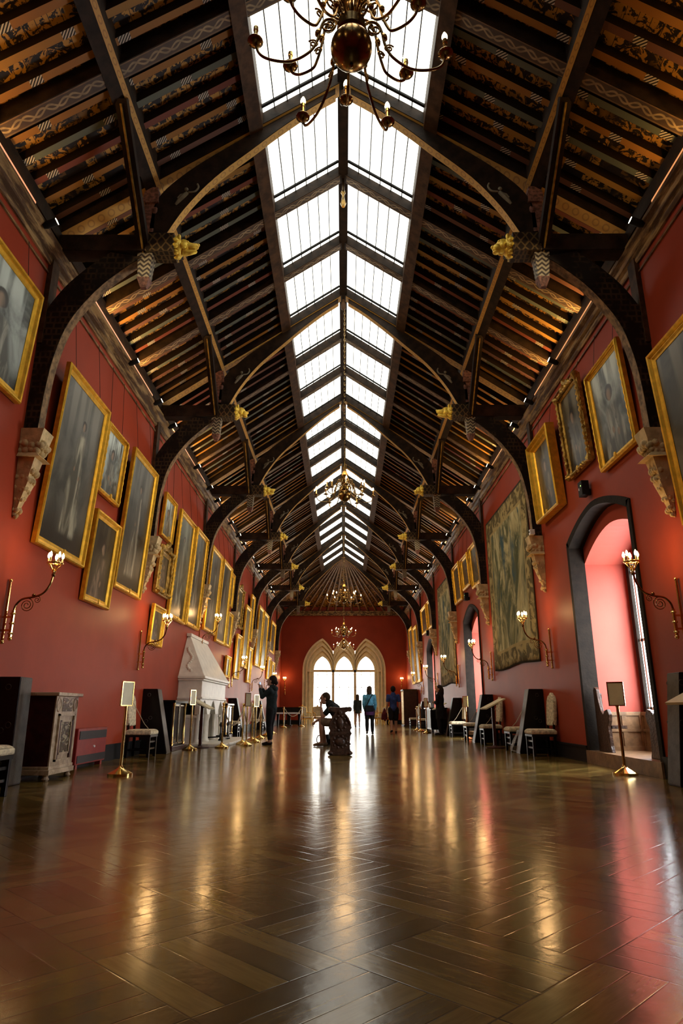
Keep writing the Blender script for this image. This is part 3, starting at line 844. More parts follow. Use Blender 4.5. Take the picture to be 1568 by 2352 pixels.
for ti, y in enumerate(TRUSS_Y):
    t = thing('roof_truss', {0: 'dark painted hammerbeam roof truss nearest the camera, just below the near chandelier', 6: 'farthest hammerbeam roof truss, framing the red end wall'}.get(ti,
              '%s hammerbeam roof truss counted from the camera, with gilded beast heads' % ORD[ti]), 'roof truss', (0, y, 0), group='hammerbeam trusses')
    for s_ in (-1, 1):
        P = [(s_ * .03, RIDGE - .02), (s_ * (W + .05), roof_z(W + .05)), (s_ * (W + .05), roof_z(W + .05) + .30), (s_ * .03, RIDGE + .28)]
        r = obj('principal_rafter', MB().prism(P, 1, -.12, .12), DARKWOOD, t)
        L = (W - .05) * L_SL
        obj('painted_soffit', MB().quad((s_ * .06, -.11, RIDGE - .046), (s_ * W, -.11, roof_z(W) - .004), (s_ * W, .11, roof_z(W) - .004), (s_ * .06, .11, RIDGE - .046), uvs=[(0, 0), (L, 0), (L, 1), (0, 1)]), RINGSOFFIT, r)
        # hammer beam: plain wall end, painted front end
        a, b = sorted((s_ * 2.78, s_ * (W - .0))); hb = obj('hammer_beam', MB().box((a, -.13, 7.06), (b, .13, 7.33)), DARKWOOD, t, bevel=.012)
        a, b = sorted((s_ * 2.40, s_ * 2.80)); obj('painted_end', MB().box((a, -.145, 7.045), (b, .145, 7.345)), SCALES, hb, bevel=.012)
        ky = (s_, (ti % 2 == 0) == (s_ < 0))
        if ky not in head_cache: head_cache[ky] = head_mesh(*ky).mesh('beast_head'); head_cache[ky].materials.append(GILTHEAD)
        hd = obj('beast_head', head_cache[ky], None, t, smooth=True, loc=(s_ * 2.38, 0, 7.195)); hd['label'] = 'gilded carved animal head'
        # hammer post with carved shaft and pendant
        a, b = sorted((s_ * 2.72, s_ * 2.90))
        hp = obj('hammer_post', MB().box((a, -.07, 6.95), (b, .07, 8.22)), REDPOST, t, bevel=.01)
        mb = MB().frustum((a - .03, -.10), (b + .03, .10), (a - .01, -.08), (b + .01, .08), 7.92, 8.14).ball((s_ * 2.74, 0, 7.80), .085, 10, 7, (1, 1, 1.5)).ball((s_ * 2.70, 0, 7.62), .07, 10, 7, (1, 1, 1.6)).ball((s_ * 2.76, 0, 7.45), .08, 10, 7, (1, 1, 1.2))
        obj('carved_figure', mb, REDPOST, hp, smooth=True)
        mb = MB().frustum((a + .01, -.06), (b - .01, .06), (a - .01, -.085), (b + .01, .085), 6.66, 6.98).box((a - .015, -.09, 6.98), (b + .015, .09, 7.05))
        pe = obj('pendant', mb, CHEVRON, t)
        obj('drop', MB().frustum((a + .05, -.03), (b - .05, .03), (a, -.075), (b, .075), 6.52, 6.66), REDPOST, pe)
        # curved braces
        lb = obj('arched_brace', MB().band(mirror(LOWER_IN, s_), mirror(LOWER_OUT, s_), 1, -.085, .085), FRET, t)
        q = MB(); LI = mirror(LOWER_IN, s_); acc = 0
        for i in range(len(LI) - 1):
            p0, p1 = LI[i], LI[i + 1]; l_ = math.hypot(p1[0] - p0[0], p1[1] - p0[1])
            e = -s_ * .006
            q.quad((p0[0] + e, -.08, p0[1] - .004), (p1[0] + e, -.08, p1[1] - .004), (p1[0] + e, .08, p1[1] - .004), (p0[0] + e, .08, p0[1] - .004), uvs=[(acc, 0), (acc + l_, 0), (acc + l_, 1), (acc, 1)]); acc += l_
        obj('painted_soffit', q, PALESOFFIT, lb)
        ub = obj('upper_brace', MB().band(mirror(UPPER_IN, s_), mirror(UPPER_OUT, s_), 1, -.07, .07), DARKWOOD, t)
        def fp(x, z, dy=0): return (s_ * (2.36 + (x - 2.36) * .62), -.070 - dy, 8.02 + (z - 8.12) * .62)
        fg = MB().tube(smooth_line([fp(2.50, 7.92), fp(2.36, 8.12), fp(2.24, 8.26)], 4), [.018, .025, .031, .034, .036, .036, .034, .031, .028], 8).ball(fp(2.27, 8.36), .031, 10, 7, (1, .7, 1.1))
        fg.tube(smooth_line([fp(2.22, 8.27), fp(2.06, 8.30), fp(1.99, 8.42), fp(2.02, 8.52)], 4), .016, 7).tube([fp(2.28, 8.24), fp(2.40, 8.20), fp(2.46, 8.10)], .014, 7)
        fo_ = obj('painted_figure', fg, GREYPAINT, ub, smooth=True); fo_['label'] = 'pale painted figure with a raised arm'
        q = MB(); UI = mirror(UPPER_IN, s_); acc = 0
        for i in range(len(UI) - 1):
            p0, p1 = UI[i], UI[i + 1]; l_ = math.hypot(p1[0] - p0[0], p1[1] - p0[1]); e = -s_ * .006
            q.quad((p0[0] + e, -.065, p0[1] - .004), (p1[0] + e, -.065, p1[1] - .004), (p1[0] + e, .065, p1[1] - .004), (p0[0] + e, .065, p0[1] - .004), uvs=[(acc, 0), (acc + l_, 0), (acc + l_, 1), (acc, 1)]); acc += l_
        obj('painted_soffit', q, RINGSOFFIT, ub)
        # wall post
        a, b = sorted((s_ * (W - .07), s_ * W)); obj('wall_post', MB().box((a, -.10, 5.6), (b, .10, 7.07)), BROWNWOOD, t)
        # raking braces from the hammer post along the purlin line
        for e in (-1, 1):
            if ti == 6 and e > 0: continue
            wb_ = obj('wind_brace', MB().bar((s_ * 2.84, e * .07, 7.15), (s_ * 2.80, e * 1.50, 8.24), .10, .15, up=(s_, 0, 0)), DARKWOOD, t)
            obj('moulded_edge', MB().bar((s_ * 2.84, e * .07 - .03 * 0, 7.15 - .085), (s_ * 2.80, e * 1.50, 8.24 - .085), .05, .02, up=(s_, 0, 0)), GOLDDARK, wb_)
    obj('ridge_boss', MB().lathe([(.02, 9.84), (.05, 9.88), (.06, 9.98), (.04, 10.12)], 12), BROWNWOOD, t, smooth=True)
cb = {s_: corbel_mesh(s_).mesh('stone_corbel') for s_ in (-1, 1)}
for ti, y in enumerate(TRUSS_Y[:7]):
    for s_ in (-1, 1):
        o = obj('stone_corbel', cb[s_], STONE, None, loc=(0, y, 0), smooth=True)
        tag(o, 'carved pale stone corbel on the %s wall under the %s roof truss' % ('fireplace' if s_ < 0 else 'tapestry', ORD[ti]), 'corbel', 'stone corbels')
o = obj('brass_finial', MB().lathe([(.03, 9.55), (.055, 9.62), (.03, 9.70), (.02, 9.80), (.045, 9.86), (.02, 9.92), (.012, 10.19)], 12), BRASSDARK, None, loc=(0, 9.6, 0), smooth=True)
tag(o, 'small brass pendant fitting hanging under the ridge beam', 'pendant')

# uplight troughs and spot lamps on the cornice
for s_ in (-1, 1):
    side = 'fireplace' if s_ < 0 else 'tapestry'
    for bi in range(8):
        y0 = (TRUSS_Y[bi - 1] if bi else 2.4) + .9; y1 = y0 + 3.6
        if bi == 7: continue
        nmx = ['above the camera', 'between the first and second trusses', 'between the second and third trusses', 'between the third and fourth trusses', 'between the fourth and fifth trusses', 'between the fifth and sixth trusses', 'just before the end wall'][bi]
        t = thing('cornice_uplight', 'glowing orange uplight trough on the %s cornice %s' % (side, nmx), 'light', (s_ * (W - .10), (y0 + y1) / 2, 7.095), group='cornice uplights')
        hl = (y1 - y0) / 2
        obj('trough', MB().box((-.07, -hl, 0), (.07, hl, .02)), BLACKMATT, t)
        obj('glow_strip', MB().box((-.055, -hl + .02, .02), (.055, hl - .02, .075)), TROUGH_GLOW, t)  # added glowing strip imitating the orange-lit wall plate face; the area lamp lights
        lo_ = lamp('uplight_lamp', 'AREA', (0, 0, .085), UPLIGHT_W * 3.6 * (.3 if bi == 0 else 1.0), (1.0, .56, .16), t, shape='RECTANGLE', size=.06, size_y=hl * 2 - .1)
        lo_.rotation_euler = (PI, R(25) * s_, 0)
    sy = [7.15, 10.75, 12.4, 13.6, 16.2, 17.9, 19.1, 21.6, 23.3, 24.6, 27.0, 28.7, 30.0, 32.4, 34.1, 35.4, 38.0]
    for q, y in enumerate(sy):
        near = min(range(7), key=lambda i: abs(TRUSS_Y[i] - y))
        rel = 'short of' if y < TRUSS_Y[near] - .9 else ('in front of' if y < TRUSS_Y[near] else 'just beyond')
        if y > TRUSS_Y[near] + 2: rel = 'well past'
        t = thing('spotlight', 'small black spotlight on the %s cornice %s the %s truss' % (side, rel, ORD[near]), 'spotlight', (s_ * (W - .24), y, 7.06), group='cornice spotlights')
        M_ = Matrix.Rotation(R(62) * -s_ * 1.0, 4, 'Y')
        obj('housing', MB().lathe([(.045, -.09), (.05, -.08), (.05, .06), (.035, .10)], 12, Matrix.Rotation(s_ * R(115), 4, 'Y')), BLACKMATT, t, smooth=True)
        obj('bracket', MB().box((-.02, -.03, -.02), (.02, .03, .03)).bar((0, 0, 0), (s_ * .12, 0, -.02), .03, .03), BLACKMATT, t)
        obj('lens', MB().lathe([(.002, -.096), (.044, -.094), (.044, -.09)], 12, Matrix.Rotation(s_ * R(115), 4, 'Y')), SPOTFACE, t)
        if q % 2 == 0 or q < 4:
            sp = lamp('spot_lamp', 'SPOT', (-s_ * .12, 0, -.05), SPOT_W, (1.0, .78, .50), t, spot_size=R(62), spot_blend=.9, shadow_soft_size=.05)
            tgt = Vector((-s_ * W, y + 1.0, 4.9)) - Vector((s_ * (W - .3), y, 7.05))
            sp.rotation_euler = tgt.to_track_quat('-Z', 'Y').to_euler()
# ================================================================== PAINTINGS
def frame_mesh(w, h, fw, depth, deep=0.0):
    prof = [(0, 0), (0, depth * .75 + deep), (fw * .12, depth + deep), (fw * .30, depth * .92 + deep), (fw * .42, depth * .55 + deep * .7), (fw * .62, depth * .62 + deep * .6), (fw * .80, depth * .38 + deep * .3), (fw, depth * .34 + deep * .1), (fw, 0.004)]
    mb = MB()
    rows = []
    for t, d in prof:
        x, z0, z1 = w / 2 - t, t, h - t
        rows.append([(-x, -d, z0), (x, -d, z0), (x, -d, z1), (-x, -d, z1)])
    base = 0
    for r_ in rows: mb.v += r_
    n = len(rows)
    for j in range(n - 1):
        for i in range(4):
            i2 = (i + 1) % 4
            mb.f.append((j * 4 + i, j * 4 + i2, (j + 1) * 4 + i2, (j + 1) * 4 + i))
    return mb
def painting(side, y0, y1, z0, z1, cv, label, style='gilt', fw=.11, tilt=3.2, chain=True):
    w, h = y1 - y0, z1 - z0
    t = thing('framed_painting', label, 'painting', (side * (W - .015), (y0 + y1) / 2, z0), LW if side < 0 else RW, 'framed paintings', rx=R(tilt))
    deep = .10 if style == 'deep' else 0
    fr = obj('frame', frame_mesh(w, h, fw, .085, deep), GOLDDARK if style == 'ornate' else GOLD, t)
    if style in ('ornate', 'beaded'):
        rng = random.Random(int(y0 * 100)); st, base_r, inset = (.05, .034, fw * .3) if style == 'ornate' else (.055, .016, fw * .30)
        x, z0_, z1_ = w / 2 - inset, inset, h - inset
        cs = [(-x, z0_), (x, z0_), (x, z1_), (-x, z1_), (-x, z0_)]
        pts, rad = [], []
        for (ax, az), (bx, bz) in zip(cs, cs[1:]):
            L_ = math.hypot(bx - ax, bz - az); n_ = int(L_ / st) // 2 * 2
            for i in range(n_):
                f_ = i / n_; j_ = rng.uniform(-.014, .014) if style == 'ornate' else 0
                pts.append((ax + (bx - ax) * f_ + j_, -.082 - deep, az + (bz - az) * f_ + j_)); rad.append(base_r * (1.25 if i % 2 else .62))
            if style == 'ornate': rad[-n_] = .075
        pts.append(pts[0]); rad.append(rad[0])
        mb = MB().tube(pts, rad, 7)
        if style == 'ornate':
            mb.tube([(-.24, -.07, h - .03), (-.16, -.07, h + .03), (-.08, -.07, h + .02), (0, -.07, h + .09), (.08, -.07, h + .02), (.16, -.07, h + .03), (.24, -.07, h - .03)], [.04, .055, .045, .07, .045, .055, .04], 7)
        obj('carved_ornament', mb, GOLDDARK if style == 'ornate' else GOLD, fr, smooth=True)
    iw, e = w / 2 - fw * .9, .022 + deep * .12
    obj('canvas', MB().quad((-iw, -e, fw * .9), (iw, -e, fw * .9), (iw, -e, h - fw * .9), (-iw, -e, h - fw * .9), uvs=[(0, 0), (1, 0), (1, 1), (0, 1)]), CV[cv], t)
    obj('backing_board', MB().box((-w / 2 + .02, -.018, .02), (w / 2 - .02, -.002, h - .02)), DARKWOOD, t)
    obj('plaque', MB().lathe([(.045, 0), (.04, .015), (.01, .02)], 10, Matrix.Translation((0, -.095 - deep * .6, fw * .5)) @ Matrix.Rotation(R(90), 4, 'X')), GOLD, t)
    if chain and z1 > 5.3:
        top = (6.72 - z0) / math.cos(R(tilt))
        for xx in (-w * .3, w * .3): obj('hanging_wire', MB().tube([(xx, -.01, h - .02), (xx, top * math.sin(R(tilt)) * .9, top)], .004, 5), IRON, t)
    return t
P_L = [
 (5.85, 7.40, 4.53, 6.10, 'pale_bust', 'pale portrait cut by the photo edge before the nearest corbel of the fireplace wall', 'gilt', .12),
 (8.30, 9.95, 2.97, 5.66, 'grey_full', 'very large full-length portrait of a cloaked figure hung above the inlaid marble cabinet', 'gilt', .13),
 (10.15, 11.18, 4.35, 5.60, 'pale_bust', 'pale bluish portrait hung directly above a smaller dark seated portrait on the fireplace wall', 'beaded', .10),
 (10.08, 11.22, 2.50, 4.00, 'dark_bust', 'dark portrait of a pale-sleeved sitter hung low below the pale bluish portrait', 'gilt', .12),
 (11.38, 12.92, 2.95, 5.63, 'dark_full', 'tall full-length portrait with white sash, hung just before the second corbel of the fireplace wall', 'gilt', .12),
 (14.00, 14.95, 4.60, 5.62, 'pale_bust', 'small pale portrait high up just beyond the second corbel of the fireplace wall', 'gilt', .10),
 (13.90, 14.95, 3.30, 4.38, 'dark_bust', 'small dark portrait in a wide ornate carved frame below the small pale portrait', 'ornate', .20),
 (13.80, 14.72, 2.17, 3.04, 'brown_bust', 'lowest small portrait in gilt frame beside the second wall sconce of the fireplace wall', 'gilt', .13),
 (15.08, 16.66, 2.93, 5.56, 'olive_full', 'tall olive full-length portrait in carved frame, the first of two beside the fireplace hood', 'beaded', .12),
 (16.85, 18.32, 2.97, 5.60, 'dark_full', 'tall brownish full-length portrait hung above the near end of the marble fireplace', 'beaded', .12),
 (19.05, 20.75, 3.10, 5.65, 'grey_full', 'tall grey full-length portrait hung above the far end of the marble fireplace', 'gilt', .13),
 (20.95, 22.60, 2.95, 5.65, 'dark_full', 'tall dark full-length portrait with a pale figure, next beyond the fireplace', 'gilt', .13),
 (22.75, 23.68, 4.40, 5.62, 'brown_bust', 'small brown portrait high before the fourth corbel of the fireplace wall', 'gilt', .12),
 (22.75, 23.68, 2.98, 4.17, 'dark_bust', 'small dark portrait in the middle row before the fourth corbel of the fireplace wall', 'gilt', .11),
 (24.40, 25.90, 3.90, 5.43, 'brown_bust', 'squarish portrait in carved gilt frame just beyond the fourth corbel of the fireplace wall', 'ornate', .14),
 (26.40, 27.85, 2.50, 5.00, 'olive_full', 'tall pale-sheened portrait midway between the fourth and fifth trusses on the fireplace wall', 'gilt', .14),
 (28.05, 29.08, 3.72, 5.70, 'dark_full', 'narrow tall portrait just before the fifth corbel of the fireplace wall', 'gilt', .12),
 (24.75, 25.85, 1.98, 3.63, 'brown_bust', 'low dark portrait beyond the fourth sconce of the fireplace wall', 'gilt', .13),
 (22.90, 23.80, 1.93, 2.68, 'brown_bust', 'smallest low portrait just past the far end of the marble fireplace', 'gilt', .11),
 (28.05, 29.10, 1.97, 3.45, 'brown_bust', 'low narrow portrait near the fifth sconce of the fireplace wall', 'gilt', .13),
 (30.40, 32.10, 2.81, 5.60, 'olive_full', 'first tall portrait of a touching pair beyond the fifth truss on the fireplace wall', 'gilt', .14),
 (32.45, 34.35, 2.82, 5.60, 'olive_full', 'second tall portrait of the touching pair beyond the fifth truss on the fireplace wall', 'gilt', .14),
 (36.40, 38.60, 3.96, 5.68, 'brown_bust', 'farthest upper portrait on the fireplace wall, next to the end wall', 'gilt', .15),
 (35.40, 36.80, 2.45, 3.62, 'dark_bust', 'small lower portrait beyond the sixth truss on the fireplace wall', 'gilt', .13),
 (37.30, 38.70, 2.25, 3.50, 'brown_bust', 'farthest lower portrait on the fireplace wall, next to the end wall', 'gilt', .14),
]
for a in P_L: painting(-1, *a)
P_R = [
 (5.80, 7.50, 2.95, 5.25, 'grey_full', 'large grey portrait cut by the photo edge, before the nearest corbel of the tapestry wall', 'gilt', .13),
 (8.34, 9.62, 4.43, 6.08, 'pale_bust', 'large pale grey portrait in gilt frame over the near end of the nearest alcove arch', 'beaded', .11),
 (9.95, 11.02, 4.80, 6.40, 'brown_bust', 'portrait in jagged ornate gilt frame, hung over the middle of the nearest alcove arch', 'ornate', .10),
 (11.45, 12.82, 4.50, 6.16, 'brown_bust', 'portrait in deep box-shaped gilt frame before the second corbel of the tapestry wall', 'deep', .15),
 (19.05, 20.30, 4.50, 5.83, 'brown_bust', 'nearest of three dim portraits hung over the second alcove arch', 'beaded', .14),
 (20.65, 21.90, 4.72, 5.80, 'dark_bust', 'middle of three dim portraits hung over the second alcove arch', 'beaded', .14),
 (22.20, 23.60, 4.50, 5.85, 'dark_bust', 'farthest of three dim portraits hung over the second alcove arch', 'beaded', .14),
 (29.80, 31.30, 4.55, 5.85, 'dark_bust', 'nearer of two gilt-framed portraits hung over the third alcove arch', 'beaded', .15),
 (31.70, 33.90, 4.55, 5.85, 'dark_bust', 'farther of two gilt-framed portraits hung over the third alcove arch', 'beaded', .15),
 (35.40, 37.20, 2.30, 5.30, 'olive_full', 'tall gilt-framed portrait beyond the sixth truss on the tapestry wall', 'gilt', .15),
 (37.60, 39.50, 2.30, 5.50, 'dark_full', 'tall gilt-framed portrait closest to the end wall on the tapestry wall', 'gilt', .15),
]
for a in P_R: painting(1, *a)

# tapestries
def tapestry(y0, y1, z0, z1, label):
    n, m = 48, 24; mb = MB()
    w, h = y1 - y0, z1 - z0
    for i in range(n + 1):
        for j in range(m + 1):
            mb.v.append((-w / 2 + w * i / n, -.03 - (.010 * math.sin(i * .62) + .006 * math.sin(i * 1.31 + 1)) * (1 - .75 * j / m), h * j / m - .03 * math.sin(i * .16) * (1 - j / m)))
    for i in range(n):
        for j in range(m):
            q_ = lambda a, b: a * (m + 1) + b
            mb.uv[len(mb.f)] = [(i / n, j / m), ((i + 1) / n, j / m), ((i + 1) / n, (j + 1) / m), (i / n, (j + 1) / m)]
            mb.f.append((q_(i, j), q_(i + 1, j), q_(i + 1, j + 1), q_(i, j + 1)))
    t = thing('tapestry', label, 'tapestry', (W - .002, (y0 + y1) / 2, z0), RW, 'wall tapestries')
    c_ = obj('cloth', mb, TAPESTRY, t, smooth=True)
    so = c_.modifiers.new('solid', 'SOLIDIFY'); so.thickness = .012
    obj('hanging_batten', MB().box((-w / 2, -.03, h - .04), (w / 2, -.004, h + .01)), DARKWOOD, t)
tapestry(13.95, 18.12, 1.86, 5.98, 'large faded woven tapestry of trees, the nearest one on the wall of alcoves')
tapestry(24.35, 28.35, 1.80, 5.95, 'faded woven tapestry farther down the wall, between second and third alcove arches')

# ================================================================== SCONCES AND CHANDELIERS
BULBP = [(.002, .0), (.013, .008), (.018, .025), (.015, .045), (.006, .068), (.001, .075)]
bulb_me = MB().lathe(BULBP, 8).mesh('bulb'); bulb_me.materials.append(BULB)
def spiral(c, r0, r1, turns, plane, n=30, start=0.0):
    out = []
    for i in range(n + 1):
        t = i / n; r = r0 + (r1 - r0) * t; a = start + turns * 2 * PI * t
        out.append((0, c[1] + r * math.cos(a), c[2] + r * math.sin(a)) if plane == 'yz' else (c[0] + r * math.cos(a), 0, c[2] + r * math.sin(a)))
    return out
def sconce(loc, rz, label, watts):
    t = thing('wall_sconce', label, 'wall sconce', loc, rz, 'brass candle sconces')
    mb = MB().tube([(0, -.03, -.30), (0, -.03, .42)], .018, 8).tube([(0, -.12, -.26), (0, -.12, .06)], .022, 8)
    for z in (-.22, -.10, .02): mb.lathe([(.028, z - .012), (.034, z), (.028, z + .012)], 10, Matrix.Translation((0, -.12, 0)))
    for z in (-.18, -.02): mb.bar((0, -.0, z), (0, -.12, z), .018, .022)
    mb.ball((0, -.03, .43), .024).ball((0, -.03, -.32), .026).ball((0, -.12, -.28), .026)
    obj('wall_rod', mb, BRASS, t, smooth=True)
    A = smooth_line([(0, -.12, .05), (0, -.14, .13), (0, -.21, .20), (0, -.34, .225), (0, -.45, .27), (0, -.52, .37), (0, -.55, .50)], 4)
    obj('arm', MB().tube(A, .013, 8).ball((0, -.34, .245), .022).ball((0, -.55, .50), .026), BRASSDARK, t, smooth=True)
    obj('scroll', MB().tube(spiral((0, -.27, .125), .085, .015, 2.3, 'yz', 36, 1.4), .006, 6).tube(spiral((0, -.39, .19), .045, .008, 1.6, 'yz', 20, 1.2), .005, 6), BRASSDARK, t, smooth=True)
    cr = MB()
    for i in range(6):
        a = 2 * PI * i / 6; cr.tube([(0, -.55, .50), (.03 * math.cos(a), -.55 + .03 * math.sin(a), .57), (.085 * math.cos(a), -.55 + .085 * math.sin(a), .645)], .005, 5)
    ring = [(.088 * math.cos(2 * PI * i / 18), -.55 + .088 * math.sin(2 * PI * i / 18), .648) for i in range(19)]
    cr.tube(ring, .012, 6).lathe([(.03, .53), (.02, .56), (.012, .60)], 10, Matrix.Translation((0, -.55, 0)))
    obj('crown', cr, BRASS, t, smooth=True)
    for i in range(5):
        a = 2 * PI * (i + .25) / 5; p = (.085 * math.cos(a), -.55 + .085 * math.sin(a), .65)
        c_ = obj('candle', candle_me, None, t, loc=p); obj('bulb', bulb_me, None, c_, loc=(0, 0, .062), smooth=True)
    lamp('candle_light', 'POINT', (0, -.55, .80), watts, (1.0, .56, .22), t, shadow_soft_size=.08)
    return t
candle_me = MB().lathe([(.020, 0), (.022, .006), (.011, .012), (.011, .062)], 8).mesh('candle'); candle_me.materials.append(CANDLE)
for i, y in enumerate(TRUSS_Y[:6]):
    sconce((W, y - .05 if i else 7.95, 1.97), RW, '%s brass candle sconce on the tapestry wall, under its stone corbel' % ORD[i] if i < 5 else 'farthest brass candle sconce on the tapestry wall', SCONCE_W)
    sconce((-W, y + .12, 2.72 if i == 2 else 1.95), LW, 'brass candle sconce raised above the marble fireplace' if i == 2 else ('%s brass candle sconce on the fireplace wall, under its stone corbel' % ORD[i] if i < 5 else 'farthest brass candle sconce on the fireplace wall'), SCONCE_W * (.3 if i == 0 else .8))
sconce((-3.86, YF, 2.15), 0, 'brass candle sconce on the end wall behind the woman taking a photograph', SCONCE_W)
sconce((3.80, YF, 2.12), 0, 'brass candle sconce on the end wall above the tall gilt-ribbed cabinet', SCONCE_W)

# chandeliers
CBULB = emis('lit chandelier bulb', (1.0, .74, .42), 9.0)
def arm_mesh(r, drop):
    pts = smooth_line([(.07, 0, .19), (.12, 0, .245), (.175, 0, .235), (.205, 0, .16), (.225, 0, .05), (.275 if r > .5 else .255, 0, -.055), (r * .62, 0, -.115 - drop), (r * .82, 0, -.115 - drop), (r * .95, 0, -.07 - drop), (r, 0, .0)], 6)
    mb = MB().tube(pts, .0095, 7)
    mb.lathe([(.014, -.025), (.020, 0), (.014, .025)], 8, Matrix.Translation((.222, 0, .12)) @ Matrix.Rotation(R(-14), 4, 'Y'))
    mb.tube(spiral((.16, 0, .18), .05, .012, 1.4, 'xz', 18, 2.0), .007, 6).tube(spiral((.25, 0, .02), .035, .008, 1.4, 'xz', 16, .5), .006, 6)
    return mb.mesh('arm')
arm_big, arm_small = arm_mesh(.63, .03), arm_mesh(.47, 0)
for m_ in (arm_big, arm_small):
    m_.materials.append(BRASSDARK)
    for p in m_.polygons: p.use_smooth = True
pan_me = MB().lathe([(.005, -.02), (.03, -.014), (.052, .0), (.050, .006), (.02, .004), (.016, .02)], 14).mesh('drip_pan'); pan_me.materials.append(BRASSDARK)
for p in pan_me.polygons: p.use_smooth = True
ctube_me = MB().lathe([(.015, .0), (.019, .02), (.0135, .03), (.0135, .085), (.017, .09), (.0165, .12)], 10).mesh('candle'); ctube_me.materials.append(BRASS)
bigbulb_me = MB().lathe([(r * 1.15, z * 1.0) for r, z in BULBP], 10).mesh('bulb'); bigbulb_me.materials.append(CBULB)
def chandelier(y, z, label, watts, x=.0, chain_top=RIDGE):
    t = thing('chandelier', label, 'chandelier', (x, y, z), R(4), 'brass chandeliers')
    body = MB().lathe([(.002, -.165), (.014, -.155), (.012, -.137)] + [(.137 * math.cos(R(a_)), .137 * math.sin(R(a_))) for a_ in range(-84, 61, 8)] + [(.075, .125), (.095, .14), (.095, .21), (.07, .235)], 24)
    obj('ball_body', body, BRASSDARK, t, smooth=True)
    stem = MB().lathe([(.07, .235), (.045, .27), (.06, .33), (.04, .40), (.085, .47), (.05, .54), (.03, .60), (.05, .66), (.02, .73), (.012, .80)], 18)
    for i in range(12):
        a = 2 * PI * i / 12; stem.tube([(.05 * math.cos(a), .05 * math.sin(a), .24), (.10 * math.cos(a), .10 * math.sin(a), .34), (.06 * math.cos(a), .06 * math.sin(a), .46)], .009, 5)
    obj('stem', stem, BRASSDARK, t, smooth=True)
    ch = MB(); zz = .80; k_ = 0
    while z + zz < chain_top - .06:
        L_ = .085
        M_ = Matrix.Translation((0, 0, zz + L_ * .5)) @ Matrix.Rotation(R(90) * (k_ % 2), 4, 'Z')
        pts = [(.016 * math.cos(2 * PI * i / 10), 0, .048 * math.sin(2 * PI * i / 10)) for i in range(11)]
        ch.tube(pts, .0045, 5, M_); zz += L_ * .86; k_ += 1
    obj('chain', ch, BRASSDARK, t)
    for i in range(12):
        big = i % 2 == 0; r = .63 if big else .47
        a = 2 * PI * i / 12
        arm = obj('arm', arm_big if big else arm_small, None, t, loc=(0, 0, 0 if big else .10), rot=(0, 0, a))
        obj('drip_pan', pan_me, None, arm, loc=(r, 0, .005)); obj('candle', ctube_me, None, arm, loc=(r, 0, .01)); obj('bulb', bigbulb_me, None, arm, loc=(r, 0, .128), smooth=True)
    lamp('chandelier_light', 'POINT', (0, 0, .62), watts, (1.0, .62, .28), t, shadow_soft_size=.25)
    return t
chandelier(3.2, 5.02, 'nearest large brass chandelier of candle arms, against the skylight', CHAND_W, .055)
chandelier(13.6, 5.38, 'second brass chandelier, hanging before the middle of the skylight', CHAND_W, .03)
chandelier(24.0, 4.79, 'third brass chandelier, hanging in front of the fan-shaped roof end', CHAND_W * 3.5, .02)
chandelier(34.6, 4.73, 'fourth brass chandelier, hanging before the red end wall', CHAND_W * 3.5, .01, 10.2)
chandelier(41.6, 4.66, 'farthest brass chandelier, hanging just before the three-light window', CHAND_W * 3.5, 0, 9.62)

# ================================================================== FURNITURE
def black_cabinet(loc, rz, label, w=.30, d0=.58, d1=.30, h=1.27):
    t = thing('tapered_cabinet', label, 'cabinet', loc, rz, 'black tapered cabinets')
    obj('body', MB().frustum((-w / 2, -d0), (w / 2, -.01), (-w / 2, -d1), (w / 2, -.01), 0, h), BLACK, t, bevel=.006)
    sl = (d0 - d1) / h
    obj('front_strip', MB().add([(-w / 2 + .005, -d0 - .006, .02), (w / 2 - .005, -d0 - .006, .02), (w / 2 - .005, -d1 - .006, h - .01), (-w / 2 + .005, -d1 - .006, h - .01), (-w / 2 + .005, -d0 + .004, .02), (w / 2 - .005, -d0 + .004, .02), (w / 2 - .005, -d1 + .004, h - .01), (-w / 2 + .005, -d1 + .004, h - .01)],
        [(0, 1, 2, 3), (7, 6, 5, 4), (0, 4, 5, 1), (1, 5, 6, 2), (2, 6, 7, 3), (3, 7, 4, 0)]), GREYMETAL, t)
    mb = MB()
    for sx in (-1, 1):
        for (yy, zz) in ((-.14, h - .12), (-.20, h * .55), (-.12, h * .5), (-.30 * d0 / .58, .25)):
            mb.tube([(sx * (w / 2 + .004), yy + .032 * math.cos(2 * PI * i / 16), zz + .032 * math.sin(2 * PI * i / 16)) for i in range(17)], .004, 5)
    obj('ring', mb, GREYMETAL, t)
    return t
black_cabinet((-W, 8.18, 0), LW, 'black cabinet at the photo edge before the inlaid marble cabinet', .30, .29, .27, 1.23)
black_cabinet((-W, 14.05, 0), LW, 'black tapered cabinet behind the corded chair of the fireplace wall')
black_cabinet((-W, 24.4, 0), LW, 'black tapered cabinet beyond the fireplace, behind the roped posts')
black_cabinet((-W, 31.5, 0), LW, 'black tapered cabinet behind the woman taking a photograph')
black_cabinet((W, 8.12, 0), RW, 'black tapered cabinet at the photo edge before the nearest alcove', .30, .32, .15, 1.28)
black_cabinet((W, 14.15, 0), RW, 'black tapered cabinet between two cream chairs under the nearest tapestry')
black_cabinet((W, 18.9, 0), RW, 'black tapered cabinet with bright edge behind the tilted information lectern', .34)
black_cabinet((W, 23.9, 0), RW, 'black tapered cabinet beside the woman in black')
black_cabinet((W, 33.4, 0), RW, 'farthest black tapered cabinet of the tapestry wall', .34)

